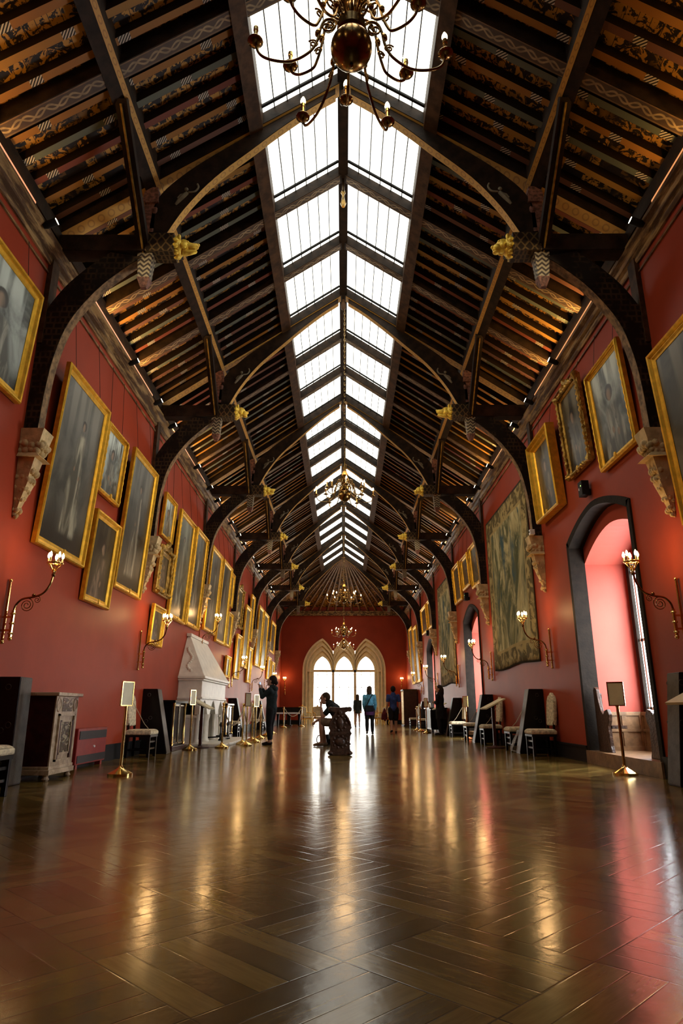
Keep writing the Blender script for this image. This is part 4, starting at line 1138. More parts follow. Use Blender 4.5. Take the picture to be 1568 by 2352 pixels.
def chair_proto():
    t = thing('side_chair', 'x', 'chair')
    mb = MB()
    for i in range(8):     # cushion with crowned top
        pass
    w, d = .26, .25
    cush = MB().frustum((-w, -d), (w, d), (-w, -d), (w, d), .40, .47).frustum((-w, -d), (w, d), (-w + .05, -d + .05), (w - .05, d - .05), .47, .50)
    obj('seat', cush, UPHOL, t, bevel=.02)
    out = [(-.21, .56), (.21, .56), (.23, .80), (.22, 1.02), (.15, 1.12), (.07, 1.14), (0, 1.19), (-.07, 1.14), (-.15, 1.12), (-.22, 1.02), (-.23, .80)]
    bk = obj('backrest', MB().prism(out, 1, -.04, .04), UPHOL, t, bevel=.02, loc=(0, .22, 0)); bk.rotation_euler.x = R(-5)
    bk.location.z = .0; bk.location.y = .27 - .09
    for sx in (-1, 1):
        obj('leg', MB().box((sx * .22 - .025, -.23, 0), (sx * .22 + .025, -.18, .40)), BLACK, t, bevel=.004)
        obj('leg', MB().box((sx * .22 - .022, .18, 0), (sx * .22 + .022, .23, .40)).bar((sx * .19, .205, .40), (sx * .19, .215, .62), .04, .04), BLACK, t, bevel=.004)
    st = MB()
    for z in (.14, .26): st.box((-.21, -.215, z), (.21, -.195, z + .03))
    for sx in (-1, 1): st.box((sx * .22 - .012, -.2, .12), (sx * .22 + .012, .2, .15))
    obj('stretcher', st, BLACK, t); obj('seat_rail', MB().box((-.25, -.24, .36), (.25, .24, .40)), BLACK, t)
    return t
CH = chair_proto(); used = [0]
def chair(x, y, rz, label):
    if not used[0]:
        used[0] = 1; CH.location = (x, y, 0); CH.rotation_euler.z = rz; CH['label'] = label; CH['group'] = 'cream upholstered chairs'; return CH
    return dup(CH, (x, y, 0), rz, label, 'cream upholstered chairs')
def cord(x, y, s_, label):
    o = obj('chair_cord', MB().tube([(x, y - .18, .50), (x + s_ * .10, y - .17, .60), (x + s_ * .42, y - .12, 1.08), (x + s_ * .50, y + .1, 1.12)], .007, 6), ROPE)
    tag(o, label, 'cord', 'cords across chairs')
chair(-3.68, 6.95, LW, 'cream chair cut off by the photo edge beside the black cabinet')
chair(-3.86, 13.10, LW, 'cream chair with a cord across it, behind the sign stand of the fireplace wall')
cord(-3.68, 13.10, -1, 'pale cord slanting across the cream chair of the fireplace wall')
chair(-3.80, 23.3, LW, 'cream chair behind the roped posts beyond the fireplace')
chair(-3.60, 28.6, LW, 'cream chair beside the woman taking a photograph')
chair(3.84, 13.38, RW, 'nearest cream chair of the tapestry wall, patterned seat facing the room')
chair(3.82, 15.05, RW, 'cream chair with clear plastic slumped against its legs')
chair(3.78, 17.6, RW, 'cream chair partly hidden by the tilted information lectern')
chair(3.78, 20.0, RW, 'cream chair in front of the second alcove arch')
chair(3.78, 22.7, RW, 'cream chair in front of the woman in black')
chair(3.60, 30.6, RW, 'small distant cream chair beyond the long black cabinet of the tapestry wall')
chair(3.55, 34.2, RW, 'farthest cream chair, next to the tall gilt-ribbed cabinet')
cord(3.66, 15.05, 1, 'pale cord across the chair with the clear plastic'); cord(3.62, 17.6, 1, 'pale cord across the chair behind the information lectern')
cord(3.62, 20.0, 1, 'pale cord across the chair before the second alcove arch'); cord(3.62, 22.7, 1, 'pale cord across the chair before the woman in black')

# clear plastic slumped from the seat to the floor
mb = MB(); n = 12
pl = smooth_line([(3.72, 14.62, .43), (3.66, 14.60, .30), (3.56, 14.57, .12), (3.55, 14.55, .03), (3.68, 14.55, .012), (3.82, 14.56, .012)], 4)
for i in range(len(pl) - 1):
    a, b = Vector(pl[i]), Vector(pl[i + 1])
    for j in range(4):
        y0, y1 = -.10 + .05 * j, -.10 + .05 * (j + 1)
        w0 = lambda q, yy: (q[0] + .012 * math.sin(q[2] * 30 + yy * 40), q[1] + yy, q[2] + .008 + .008 * math.sin(yy * 60 + q[0] * 25))
        mb.quad(w0(a, y0), w0(a, y1), w0(b, y1), w0(b, y0))
o = obj('plastic_sheet', mb, CLEAR, smooth=True); so = o.modifiers.new('solid', 'SOLIDIFY'); so.thickness = .004
tag(o, 'clear crumpled plastic sheet slumped beside a cream chair on the parquet', 'plastic sheet')

# inlaid marble cabinet
t = thing('marble_cabinet', 'low cabinet with inlaid pale marble front and dark red sides under the large cloaked portrait', 'cabinet', (-W, 9.0, 0), LW)
obj('body', MB().box((-.36, -.46, .10), (.36, -.06, 1.02)), MAHOG, t)
obj('top', MB().box((-.40, -.52, 1.02), (.40, -.04, 1.065)), BUFF, t, bevel=.008)
obj('plinth', MB().box((-.39, -.50, .07), (.39, -.05, .13)).box((-.375, -.485, .13), (.375, -.05, .17)), BUFF, t, bevel=.006)
obj('front_panel', MB().box((-.355, -.475, .13), (.355, -.455, 1.02)), BUFF, t)
mb = MB()
def rframe(mb, x0, x1, z0, z1, b, y0, y1):
    for q in ((x0, z0, x1, z0 + b), (x0, z1 - b, x1, z1), (x0, z0, x0 + b, z1), (x1 - b, z0, x1, z1)): mb.box((q[0], y0, q[1]), (q[2], y1, q[3]))
rframe(mb, -.25, .25, .22, .80, .025, -.50, -.47); rframe(mb, -.17, .17, .30, .72, .022, -.495, -.47)
obj('panel_moulding', mb, BUFF, t)
obj('column', MB().box((-.235, -.497, .24), (-.185, -.474, .72)).box((.185, -.497, .24), (.235, -.474, .72)), MAHOG, t)
dr = obj('door_panel', MB().quad((-.15, -.482, .32), (.15, -.482, .32), (.15, -.482, .70), (-.15, -.482, .70), uvs=[(0, 0), (1, 0), (1, 1), (0, 1)]), INLAY, t)
obj('drawer_panel', MB().quad((-.16, -.480, .83), (.16, -.480, .83), (.16, -.480, 1.0), (-.16, -.480, 1.0), uvs=[(0, .1), (1, .1), (1, .5), (0, .5)]), INLAY, t)
for sx in (-1, 1):
    me_ = obj('medallion', MB().lathe([(.072, 0), (.075, .008), (.060, .012), (.055, .004), (.001, .006)], 20, Matrix.Translation((sx * .265, -.474, .915)) @ Matrix.Rotation(R(90), 4, 'X') @ Matrix.Scale(1.2, 4, (0, 1, 0))), BUFF, t)
    for yy in (-.44, -.10): obj('foot', MB().lathe([(.03, 0), (.045, .02), (.03, .05), (.04, .07)], 10, Matrix.Translation((sx * .33, yy, 0))), BUFF, t)

# convector heater
t = thing('convector_heater', 'low red wall heater with black grilles beside the inlaid marble cabinet', 'heater', (-W + .055, 10.85, 0), LW)
obj('casing', MB().box((-.62, -.13, .06), (.62, 0, .58)), HEATRED, t, bevel=.012)
obj('top_grille', MB().box((-.56, -.138, .42), (.58, -.128, .54)), GRILLE, t); obj('bottom_grille', MB().box((-.58, -.138, .085), (.60, -.128, .19)), GRILLE, t)
obj('valve_knob', MB().lathe([(.02, 0), (.018, .02), (.001, .022)], 10, Matrix.Translation((.06, -.13, .30)) @ Matrix.Rotation(R(90), 4, 'X')), WHITE, t)
obj('foot', MB().box((-.55, -.11, 0), (-.48, -.02, .06)).box((.48, -.11, 0), (.55, -.02, .06)), HEATRED, t)

def glazed_cabinet(loc, rz, label, w=1.1, d=.46, h=1.06):
    t = thing('glazed_cabinet', label, 'cabinet', loc, rz, 'black glazed cabinets')
    obj('body', MB().box((-w / 2, -d + .05, .10), (w / 2, -.02, h - .06)), BLACK, t, bevel=.006)
    obj('top', MB().box((-w / 2 - .04, -d - .02, h - .06), (w / 2 + .04, 0, h)), BLACK, t, bevel=.012)
    obj('plinth', MB().box((-w / 2 - .03, -d - .01, 0), (w / 2 + .03, 0, .10)), MAHOG, t, bevel=.01)
    for sx in (-1, 1):
        obj('gilt_post', MB().lathe([(.03, .10), (.03, .16), (.018, .18), (.018, h - .14), (.03, h - .12), (.03, h - .06)], 10, Matrix.Translation((sx * (w / 2 - .03), -d + .02, 0))), BRASS, t, smooth=True)
        dr = obj('glass_door', MB().box((min(sx * .02, sx * (w / 2 - .08)), -d + .035, .14), (max(sx * .02, sx * (w / 2 - .08)), -d + .05, h - .10)), GLASS, t)
        mb = MB(); x0, x1 = sorted((sx * .02, sx * (w / 2 - .08))); rframe(mb, x0, x1, .14, h - .10, .025, -d + .02, -d + .045); obj('door_frame', mb, BRASSDARK, dr)
    return t
glazed_cabinet((-W, 15.35, 0), LW, 'black glazed cabinet with gilt posts just before the fireplace')
glazed_cabinet((-W, 22.1, 0), LW, 'black glazed cabinet with gilt posts just beyond the fireplace', 1.2)

# marble fireplace with hood
t = thing('fireplace', 'tall white marble fireplace with steep hood, pointed arches and columns', 'fireplace', (-W, 18.5, 0), LW)
hw = 1.70; dp = .58
for sx in (-1, 1):
    bx = lambda a, b, y, z0, z1: ((min(sx * a, sx * b), y, z0), (max(sx * a, sx * b), 0, z1))
    obj('pier', MB().box(*bx(hw - .34, hw, -dp + .12, .06, 1.02)).box(*bx(hw - .38, hw + .04, -dp + .06, 0, .10)).box(*bx(hw - .36, hw + .03, -dp + .06, .66, .72)), MARBLE, t, bevel=.008)
obj('firebox', MB().box((-hw + .34, -.10, .02), (hw - .34, -.01, 1.02)), BLACKMATT, t)
mb = MB(); na = 3; span = 2 * hw / na      # arcade of pointed arches
for i in range(na):
    c0 = -hw + span * (i + .5); r = span * .36
    pts = []
    for q in range(9):
        tt = -1 + 2 * q / 8; hgt = .36 * (1 - abs(tt) ** 1.5); pts.append((c0 + tt * r, .74 + hgt))
    pts2 = [(c0 - span / 2, .74)] + pts + [(c0 + span / 2, .74)]
    mb.band(pts2, [(p[0], 1.14) for p in pts2], 1, -dp, -dp + .12)
mb.box((-hw, -dp + .12, .74), (-hw + .10, -.0, 1.14)).box((hw - .10, -dp + .12, .74), (hw, 0, 1.14))
obj('arcade', mb, MARBLE, t)
for i in range(na + 1):
    for off in ((-.10, .10) if 0 < i < na else ((.06,) if i == 0 else (-.06,))):
        xx = -hw + span * i + off
        c_ = obj('column', MB().lathe([(.085, .06), (.09, .10), (.065, .13), (.058, .16), (.058, .58), (.062, .60), (.085, .70), (.09, .75)], 14, Matrix.Translation((xx, -dp + .06, 0))), MARBLE, t, smooth=True)
obj('frieze', MB().box((-hw + .02, -dp - .02, 1.14), (hw - .02, 0, 1.56)).box((-hw - .03, -dp - .05, 1.12), (hw + .03, 0, 1.17)), MARBLE, t, bevel=.01)
obj('shelf_moulding', MB().box((-hw - .06, -dp - .07, 1.56), (hw + .06, 0, 1.61)).box((-hw - .10, -dp - .11, 1.61), (hw + .10, 0, 1.68)), MARBLE, t, bevel=.015)
hood = obj('hood', MB().frustum((-hw - .06, -dp - .08), (hw + .06, 0), (-1.08, -.10), (1.08, 0), 1.68, 2.72).box((-1.14, -.13, 2.72), (1.14, 0, 2.80)), MARBLE, t, bevel=.012)
rl = MB()
for sx in (-1, 1):
    for q in range(14):
        a = q * .62; zz = 1.80 + .045 * q; f_ = (zz - 1.68) / 1.04
        xx = sx * ((hw + .06) + (1.08 - hw - .06) * f_ + .004); yy = -.28 * (1 - f_) - .05 + .10 * math.sin(a) * (1 - f_)
        rl.ball((xx, yy, zz), .045, 8, 5, (.45, 1, 1))
obj('carved_relief', rl, MARBLE, hood, smooth=True)
hearth = obj('hearth', MB().box((-2.0, -1.30, .001), (2.4, -.0, .07)), MARBLE, t, bevel=.01)
t = thing('fire_dogs', 'pair of black iron fire dogs on the marble hearth', 'fire dogs', (-3.30, 18.9, .07), LW)
for sx in (-.55, .55):
    obj('andiron', MB().lathe([(.05, 0), (.06, .02), (.025, .06), (.03, .16), (.018, .20), (.018, .34), (.045, .40), (.02, .46), (.001, .48)], 10, Matrix.Translation((sx, 0, 0))).tube([(sx - .13, -.04, 0), (sx - .07, -.02, .09), (sx, 0, .12), (sx + .07, -.02, .09), (sx + .13, -.04, 0)], .022, 7).bar((sx, 0, .10), (sx, .35, .08), .035, .035), IRON, t, smooth=True)
obj('fender_bar', MB().tube([(-.65, -.05, .05), (.65, -.05, .05)], .016, 7), IRON, t)

# sign stands, rope posts, lecterns
BASEP = [(.165, 0), (.165, .030), (.155, .036), (.055, .085), (.030, .11), (.024, .13)]
def sign_stand(x, y, rz, label, ztop=.90, cv=CREAM):
    t = thing('sign_stand', label, 'sign stand', (x, y, 0), rz, 'brass sign stands')
    obj('base', MB().lathe(BASEP, 26), BRASS, t, smooth=True); obj('pole', MB().lathe([(.021, .11), (.021, ztop - .02), (.026, ztop - .015), (.026, ztop)], 14), BRASS, t, smooth=True)
    mb = MB(); rframe(mb, -.11, .11, ztop, ztop + .33, .014, -.012, .012)
    f_ = obj('sign_frame', mb, BRASS, t); obj('sign_card', MB().box((-.10, -.006, ztop + .012), (.10, .006, ztop + .318)), cv, f_)
    return t
sign_stand(-3.02, 9.40, R(62), 'brass sign stand on the parquet in front of the red wall heater')
sign_stand(3.84, 9.52, R(-30), 'brass sign stand on the parquet before the nearest window alcove')
sign_stand(-3.42, 15.3, R(70), 'brass sign stand before the near pier of the fireplace', .96)
sign_stand(-2.44, 17.2, R(60), 'brass sign stand among the rope posts before the fireplace', .94)
sign_stand(-2.45, 19.0, R(60), 'brass sign stand among the rope posts just short of the woman taking a photograph', .94)
sign_stand(3.76, 20.9, R(-60), 'brass sign stand before the second window alcove', .94)
sign_stand(3.20, 26.35, R(-60), 'brass sign stand beside the long black cabinet of the tapestry wall', .98)
def rope_post(x, y, label):
    t = thing('rope_post', label, 'rope post', (x, y, 0), 0, 'brass rope posts')
    obj('base', MB().lathe(BASEP, 22), BRASS, t, smooth=True); obj('pole', MB().lathe([(.024, .11), (.024, .90), (.034, .91), (.034, .95), (.02, .96)], 14), BRASS, t, smooth=True)
    obj('ball_finial', MB().ball((0, 0, .99), .036), BRASS, t, smooth=True)
    obj('hook', MB().tube([(.03, 0, .93), (.06, 0, .94), (.055, 0, .90)], .006, 5).tube([(-.03, 0, .93), (-.06, 0, .94), (-.055, 0, .90)], .006, 5), BRASS, t)
def rope(p, q, sag, label):
    pts = []
    for i in range(15):
        f_ = i / 14; pts.append((p[0] + (q[0] - p[0]) * f_, p[1] + (q[1] - p[1]) * f_, .91 - sag * 4 * f_ * (1 - f_)))
    tag(obj('barrier_rope', MB().tube(pts, .017, 7), ROPE, smooth=True), label, 'barrier rope', 'barrier ropes')
LP = [(-2.86, 16.15), (-2.64, 17.9), (-2.64, 19.8), (-2.62, 21.5), (-2.66, 23.6), (-2.72, 26.0)]
PN = ['first', 'second', 'third', 'fourth', 'fifth', 'sixth']
for i, (x, y) in enumerate(LP): rope_post(x, y, '%s brass rope post counted from the camera along the fireplace' % PN[i])
for i in range(5): rope((LP[i][0], LP[i][1] + .06), (LP[i + 1][0], LP[i + 1][1] - .06), .42, 'sagging rope between the %s and %s brass posts along the fireplace' % (PN[i], PN[i + 1]))
rope_post(-3.05, 34.6, 'brass rope post in front of the distant black piano'); rope_post(-2.28, 36.8, 'brass rope post at the end of the distant black piano')
rope((-3.0, 34.66), (-2.32, 36.74), .36, 'sagging rope in front of the distant black piano')
rope_post(3.22, 28.6, 'nearer brass rope post beyond the long black cabinet'); rope_post(3.25, 30.2, 'farther brass rope post beyond the long black cabinet')
rope((3.22, 28.66), (3.25, 30.14), .3, 'sagging rope beyond the long black cabinet of the tapestry wall')
def lectern(x, y, rz, label, hd=.26):
    t = thing('information_lectern', label, 'lectern', (x, y, 0), rz, 'information lecterns')
    obj('base', MB().lathe([(.22, 0), (.22, .02), (.06, .04), (.05, .06)], 20), MAHOG, t, smooth=True); obj('pole', MB().box((-.035, -.035, .05), (.035, .035, .95)), MAHOG, t, bevel=.006)
    M_ = Matrix.Translation((0, 0, .99)) @ Matrix.Rotation(R(26), 4, 'X')
    p_ = obj('panel', MB().box((-.34, -hd, -.015), (.34, hd, .015), M_), CREAM, t)
    obj('bracket', MB().box((-.10, -.10, -.05), (.10, .10, -.015), M_), BLACKMATT, p_)
lectern(3.90, 7.55, RW, 'tilted information lectern cut by the photo edge before the near black cabinet', .17)
lectern(-3.38, 16.2, LW, 'tilted information lectern in front of the fireplace'); lectern(3.56, 16.2, RW, 'nearest tilted information lectern of the tapestry wall, between cream chairs')
lectern(3.62, 25.7, RW, 'distant tilted information lectern before the long black cabinet')

# long black cabinet, distant tall cabinet, grand piano
t = thing('black_sideboard', 'long black polished cabinet against the tapestry wall, beyond the woman in black', 'cabinet', (W - .06, 27.6, 0), RW)
obj('body', MB().box((-.85, -.66, .12), (.85, -.03, .90)), BLACK, t, bevel=.01); obj('top', MB().box((-.9, -.72, .90), (.9, 0, .95)), BLACK, t, bevel=.008)
obj('front_panel', MB().box((-.80, -.672, .18), (.80, -.655, .86)), GREYMETAL, t)
for sx in (-.8, .8):
    for yy in (-.6, -.12): obj('foot', MB().lathe([(.03, 0), (.045, .05), (.035, .12)], 10, Matrix.Translation((sx, yy, 0))), BLACK, t)
t = thing('tall_cabinet', 'tall brown cabinet with gilt ribs in the far corner by the end wall', 'cabinet', (W - .06, 38.2, 0), RW)
obj('body', MB().box((-.7, -.75, .08), (.7, -.03, 1.90)), MAHOG, t); obj('top', MB().box((-.75, -.8, 1.90), (.75, 0, 1.98)), BROWNWOOD, t)
obj('plinth', MB().box((-.74, -.79, 0), (.74, 0, .08)), BROWNWOOD, t)
for i in range(6): obj('gilt_rib', MB().lathe([(.022, .10), (.018, .2), (.018, 1.8), (.022, 1.88)], 8, Matrix.Translation((-.62 + i * .248, -.76, 0))), GOLDDARK, t, smooth=True)
for sx in (-1, 1): obj('door', MB().box((min(sx * .01, sx * .66), -.768, .14), (max(sx * .01, sx * .66), -.748, 1.84)), GOLDDARK, t)
t = thing('grand_piano', 'black grand piano standing behind a rope in the far corner', 'piano', (-3.10, 39.0, 0), 0)
outl = [(-.72, -.95), (.72, -.95), (.72, .1), (.55, .55), (.15, .75), (-.1, 1.05), (-.45, 1.2), (-.72, 1.0)]
obj('case', MB().prism(outl, 2, .64, .98), BLACK, t, bevel=.01); obj('lid', MB().prism([(p[0] * 1.02, p[1] * 1.02) for p in outl], 2, .985, 1.02), BLACK, t)
for px, py in ((-.6, -.75), (.6, -.75), (-.4, .85)): obj('leg', MB().lathe([(.05, 0), (.045, .05), (.06, .30), (.08, .62), (.09, .65)], 10, Matrix.Translation((px, py, 0))), BLACK, t, smooth=True)
obj('keyboard', MB().box((-.66, -1.0, .66), (.66, -.90, .74)), WHITE, t)
obj('pedal_lyre', MB().box((-.10, -.55, .05), (.10, -.50, .64)).box((-.18, -.62, .03), (.18, -.46, .07)), BLACK, t)

# gilt armchairs before the end window
def gilt_chair_proto():
    t = thing('gilt_armchair', 'x', 'armchair')
    obj('seat', MB().frustum((-.30, -.28), (.30, .28), (-.30, -.28), (.30, .28), .36, .47), UPHOL, t, bevel=.03)
    out = [(-.28, .0), (.28, .0), (.32, .30), (.31, .50), (.22, .56), (.10, .57), (0, .60), (-.10, .57), (-.22, .56), (-.31, .50), (-.32, .30)]
    b = obj('backrest', MB().prism(out, 1, -.03, .03), UPHOL, t, bevel=.02, loc=(0, .27, .50), rot=(R(-8), 0, 0))
    fr = MB(); fr.tube([(p[0] * 1.04, 0, p[1] * 1.03 - .01) for p in out + out[:1]], .022, 7).ball((0, 0, .64), .05)
    obj('carved_rail', fr, GOLD, b, smooth=True)
    for sx in (-1, 1):
        obj('arm', MB().tube([(sx * .30, .26, .72), (sx * .33, .0, .70), (sx * .32, -.18, .67), (sx * .31, -.20, .60), (sx * .30, -.14, .46)], .022, 7), GOLD, t, smooth=True)
        for sy in (-1, 1): obj('leg', MB().tube([(sx * .27, sy * .25, .37), (sx * .28, sy * .27, .25), (sx * .25, sy * .24, .10), (sx * .28, sy * .27, .0)], [.035, .03, .02, .025], 7), GOLD, t, smooth=True)
    obj('seat_rail', MB().box((-.31, -.29, .33), (.31, .29, .38)), GOLD, t, bevel=.01)
    return t
GC = gilt_chair_proto()
for i, (x, y, rz, lb) in enumerate([(-2.38, 42.3, R(40), 'gilt armchair at the outer side of the end window, behind the black piano'), (-1.55, 42.9, R(20), 'gilt armchair under the first light of the end window'),
        (1.75, 42.6, R(-15), 'gilt armchair partly hidden behind the woman in bright blue'), (2.45, 42.2, R(-40), 'gilt armchair behind the man in the royal blue shirt')]):
    g_ = GC if i == 0 else dup(GC)
    g_.location = (x, y, 0); g_.rotation_euler.z = rz + 0; g_['label'] = lb; g_['group'] = 'gilt armchairs'

# settles inside the nearest alcove: shaped ends
def settle(cx, cy, flip, label):
    t = thing('alcove_settle', label, 'settle', (cx, cy, .20), 0)
    s_ = -1 if flip else 1
    prof = [(.0, 0), (.0, .98), (-.06, 1.02), (-.13, .98), (-.17, .80), (-.24, .64), (-.32, .58), (-.40, .64), (-.50, .66), (-.56, .58), (-.54, .48), (-.48, .40), (-.50, .10), (-.54, 0)]
    prof = [(p[0] * s_, p[1]) for p in prof]
    for xx in (.0,): obj('end_panel', MB().prism(prof, 0, xx, xx + .06), BRONZE, t, bevel=.008)
    a, b = sorted((-.04 * s_, -.50 * s_)); obj('seat', MB().box((.06, a, .36), (.30, b, .41)), BRONZE, t)
    a, b = sorted((-.0 * s_, -.05 * s_)); obj('backrest', MB().box((.06, a, .10), (.12, b, .92)), BRONZE, t)
settle(4.24, 11.46, False, 'dark oak settle with shaped end at the far side of the nearest alcove')
settle(4.30, 9.16, True, 'dark oak settle with shaped end at the near side of the nearest alcove')

# carved bench in the middle of the floor
t = thing('carved_bench', 'carved dark walnut bench with scrolled ends standing in the middle of the gallery', 'bench', (-.07, 15.4, 0), 0)
half = [(.20, .0), (.235, .05), (.20, .10), (.19, .16), (.205, .36), (.235, .41), (.20, .45), (.225, .52), (.20, .62), (.13, .74), (.10, .80), (.19, .83), (.235, .86), (.20, .905), (.12, .91), (.03, .90)]
prof = half + [(-p[0], p[1]) for p in half[::-1]]
for yy in (-1.85, 1.75):
    e_ = obj('end_panel', MB().prism(prof, 1, yy, yy + .10), BRONZE, t, bevel=.012)
    rl = MB(); f0 = yy - .005
    rl.ball((0, f0, .60), .09, 12, 8, (.8, .35, 1.25)).ball((0, f0, .25), .10, 12, 8, (1, .3, .8)).ball((0, f0, .80), .05, 10, 6, (1, .5, 1)).ball((-.19, f0 + .05, .865), .05, 10, 6).ball((.19, f0 + .05, .865), .05, 10, 6)
    for q in range(10):
        a = 2 * PI * q / 10; rl.ball((.115 * math.cos(a), f0, .60 + .14 * math.sin(a)), .026, 7, 5, (1, .6, 1)); rl.ball((.14 * math.cos(a), f0, .25 + .11 * math.sin(a)), .024, 7, 5, (1, .6, 1))
    for sx in (-1, 1): rl.ball((sx * .19, f0 + .04, .04), .055, 9, 6, (1.1, 1.2, .75)).tube([(sx * .21, f0 + .05, .50), (sx * .19, f0 - .01, .62), (sx * .12, f0, .74)], .022, 7)
    rl.box((-.225, f0 - .02, .385), (.225, f0 + .02, .425))
    obj('carved_relief', rl, BRONZE, e_, smooth=True)
obj('seat', MB().box((-.21, -1.76, .40), (.21, 1.76, .46)), MAHOG, t, bevel=.01)
obj('apron', MB().box((-.19, -1.75, .26), (-.16, 1.75, .40)).box((.16, -1.75, .26), (.19, 1.75, .40)), BRONZE, t)

# wall boxes
def wall_box(y, z, label):
    t = thing('wall_speaker', label, 'speaker', (W, y, z), RW, 'small black wall boxes')
    obj('housing', MB().box((-.09, -.17, 0), (.09, -.04, .26)), BLACKMATT, t, bevel=.012); obj('bracket', MB().box((-.03, -.05, .02), (.03, -.0, .12)), BLACKMATT, t)
    obj('indicator', MB().box((.04, -.174, .16), (.055, -.168, .175)), LED, t); obj('front_mark', MB().box((-.05, -.173, .11), (-.025, -.168, .15)), WHITE, t)
wall_box(10.35, 4.28, 'small black box fixed above the nearest alcove arch'); wall_box(21.3, 4.30, 'small black box fixed above the second alcove arch'); wall_box(31.6, 4.28, 'small black box fixed above the third alcove arch')
t = thing('sensor_box', 'small white sensor box at the foot of the second arched brace, on its corbel', 'sensor', (W - .24, 13.02, 4.325), RW)
obj('housing', MB().box((-.05, -.05, 0), (.05, .05, .11)), WHITE, t, bevel=.006); obj('lens', MB().lathe([(.018, 0), (.016, .01), (.001, .011)], 10, Matrix.Translation((0, -.05, .06)) @ Matrix.Rotation(R(90), 4, 'X')), BLACKMATT, t)

# ================================================================== PEOPLE
def fused(name, mb, voxel, smooth):
    """fuse overlapping round forms into one continuous smooth surface"""
    me = mb.mesh(name); o = bpy.data.objects.new(name, me); COL.objects.link(o)
    rm = o.modifiers.new('fuse', 'REMESH'); rm.mode = 'VOXEL'; rm.voxel_size = voxel
    sm = o.modifiers.new('smooth', 'SMOOTH'); sm.factor = .5; sm.iterations = smooth
    dg = bpy.context.evaluated_depsgraph_get(); dg.update()
    out = bpy.data.meshes.new_from_object(o.evaluated_get(dg)); out.name = name
    bpy.data.objects.remove(o); bpy.data.meshes.remove(me)
    return out
def to_mb(me, mb=None):
    mb = mb or MB(); mb.add([v.co[:] for v in me.vertices], [tuple(p.vertices) for p in me.polygons]); return mb
def chain_mesh(name, chains, subdiv=2):
    """tapering limbs through (point, radius) lists, fused where they meet"""
    mb = MB(); seg = 12 if subdiv > 1 else 7
    for ch in chains:
        ch = [ch[0]] + [c for a, c in zip(ch, ch[1:]) if (Vector(a[0]) - Vector(c[0])).length > 1e-4]
        for p, r in ch: mb.ball(p, r, seg, max(5, seg // 2))
        for (p0, r0), (p1, r1) in zip(ch, ch[1:]): mb.tube([p0, p1], [r0, r1], seg)
    return fused(name, mb, .011, 5) if subdiv > 1 else mb.mesh(name)
def head_shape(mb, c, H, yaw=0.0, pitch=0.0, s=1.0):
    """head with brow, nose, mouth, chin, ears; faces local +Y then turned"""
    r = .066 * H
    M_ = Matrix.Translation(c) @ Matrix.Rotation(yaw, 4, 'Z') @ Matrix.Rotation(pitch, 4, 'X')
    mb.ball((0, -.004 * H, .012 * H), r, 16, 12, (.80, .98, 1.0), M_)                     # skull
    mb.ball((0, .012 * H, -.022 * H), r * .82, 14, 10, (.78, .88, 1.02), M_)               # face and jaw
    mb.ball((0, .046 * H, -.058 * H), r * .27, 8, 6, (1.1, .8, .8), M_)                    # chin
    mb.tube([(0, .060 * H, .012 * H), (0, .078 * H, -.016 * H), (0, .066 * H, -.022 * H)], [.007 * H, .011 * H, .006 * H], 7, M_)
    mb.ball((0, .060 * H, .020 * H), .03 * H, 8, 6, (1.2, .35, .28), M_)                   # brow
    mb.ball((0, .063 * H, -.038 * H), .018 * H, 8, 6, (1.2, .5, .4), M_)                   # lips
    for e in (-1, 1): mb.ball((e * .054 * H, -.004 * H, -.004 * H), .017 * H, 8, 6, (.45, .8, 1.2), M_)
    return M_
def hand(mb, wrist, direction, up, H, curl=.25, side=1):
    """palm, four unequal curled fingers and a thumb from the side of the palm"""
    d = Vector(direction).normalized(); n_ = Vector(up); n_ = (n_ - d * n_.dot(d)).normalized(); a = d.cross(n_)
    w = Vector(wrist); L = .050 * H
    pm_ = chain_mesh('hand', [[(tuple(w), .014 * H), (tuple(w + d * L * .5), .018 * H), (tuple(w + d * L), .019 * H)]], 1); to_mb(pm_, mb)
    for i, (o_, ln) in enumerate(((-.75, .036), (-.25, .042), (.25, .040), (.75, .031))):
        b = w + d * L * .95 + a * o_ * .020 * H; q = ln * H
        d1 = (d - n_ * curl).normalized(); d2 = (d - n_ * curl * 3.0).normalized()
        f_ = chain_mesh('finger', [[(tuple(b), .0062 * H), (tuple(b + d1 * q * .5), .0055 * H), (tuple(b + d1 * q * .5 + d2 * q * .5), .0042 * H)]], 1); to_mb(f_, mb)
    b = w + d * L * .35 + a * side * .017 * H; dt = (d * .7 + a * side * .75 - n_ * curl).normalized()
    f_ = chain_mesh('thumb', [[(tuple(b), .0075 * H), (tuple(b + dt * .022 * H), .0065 * H), (tuple(b + dt * .030 * H + d * .015 * H), .005 * H)]], 1); to_mb(f_, mb)
def vec(*a): return tuple(a)
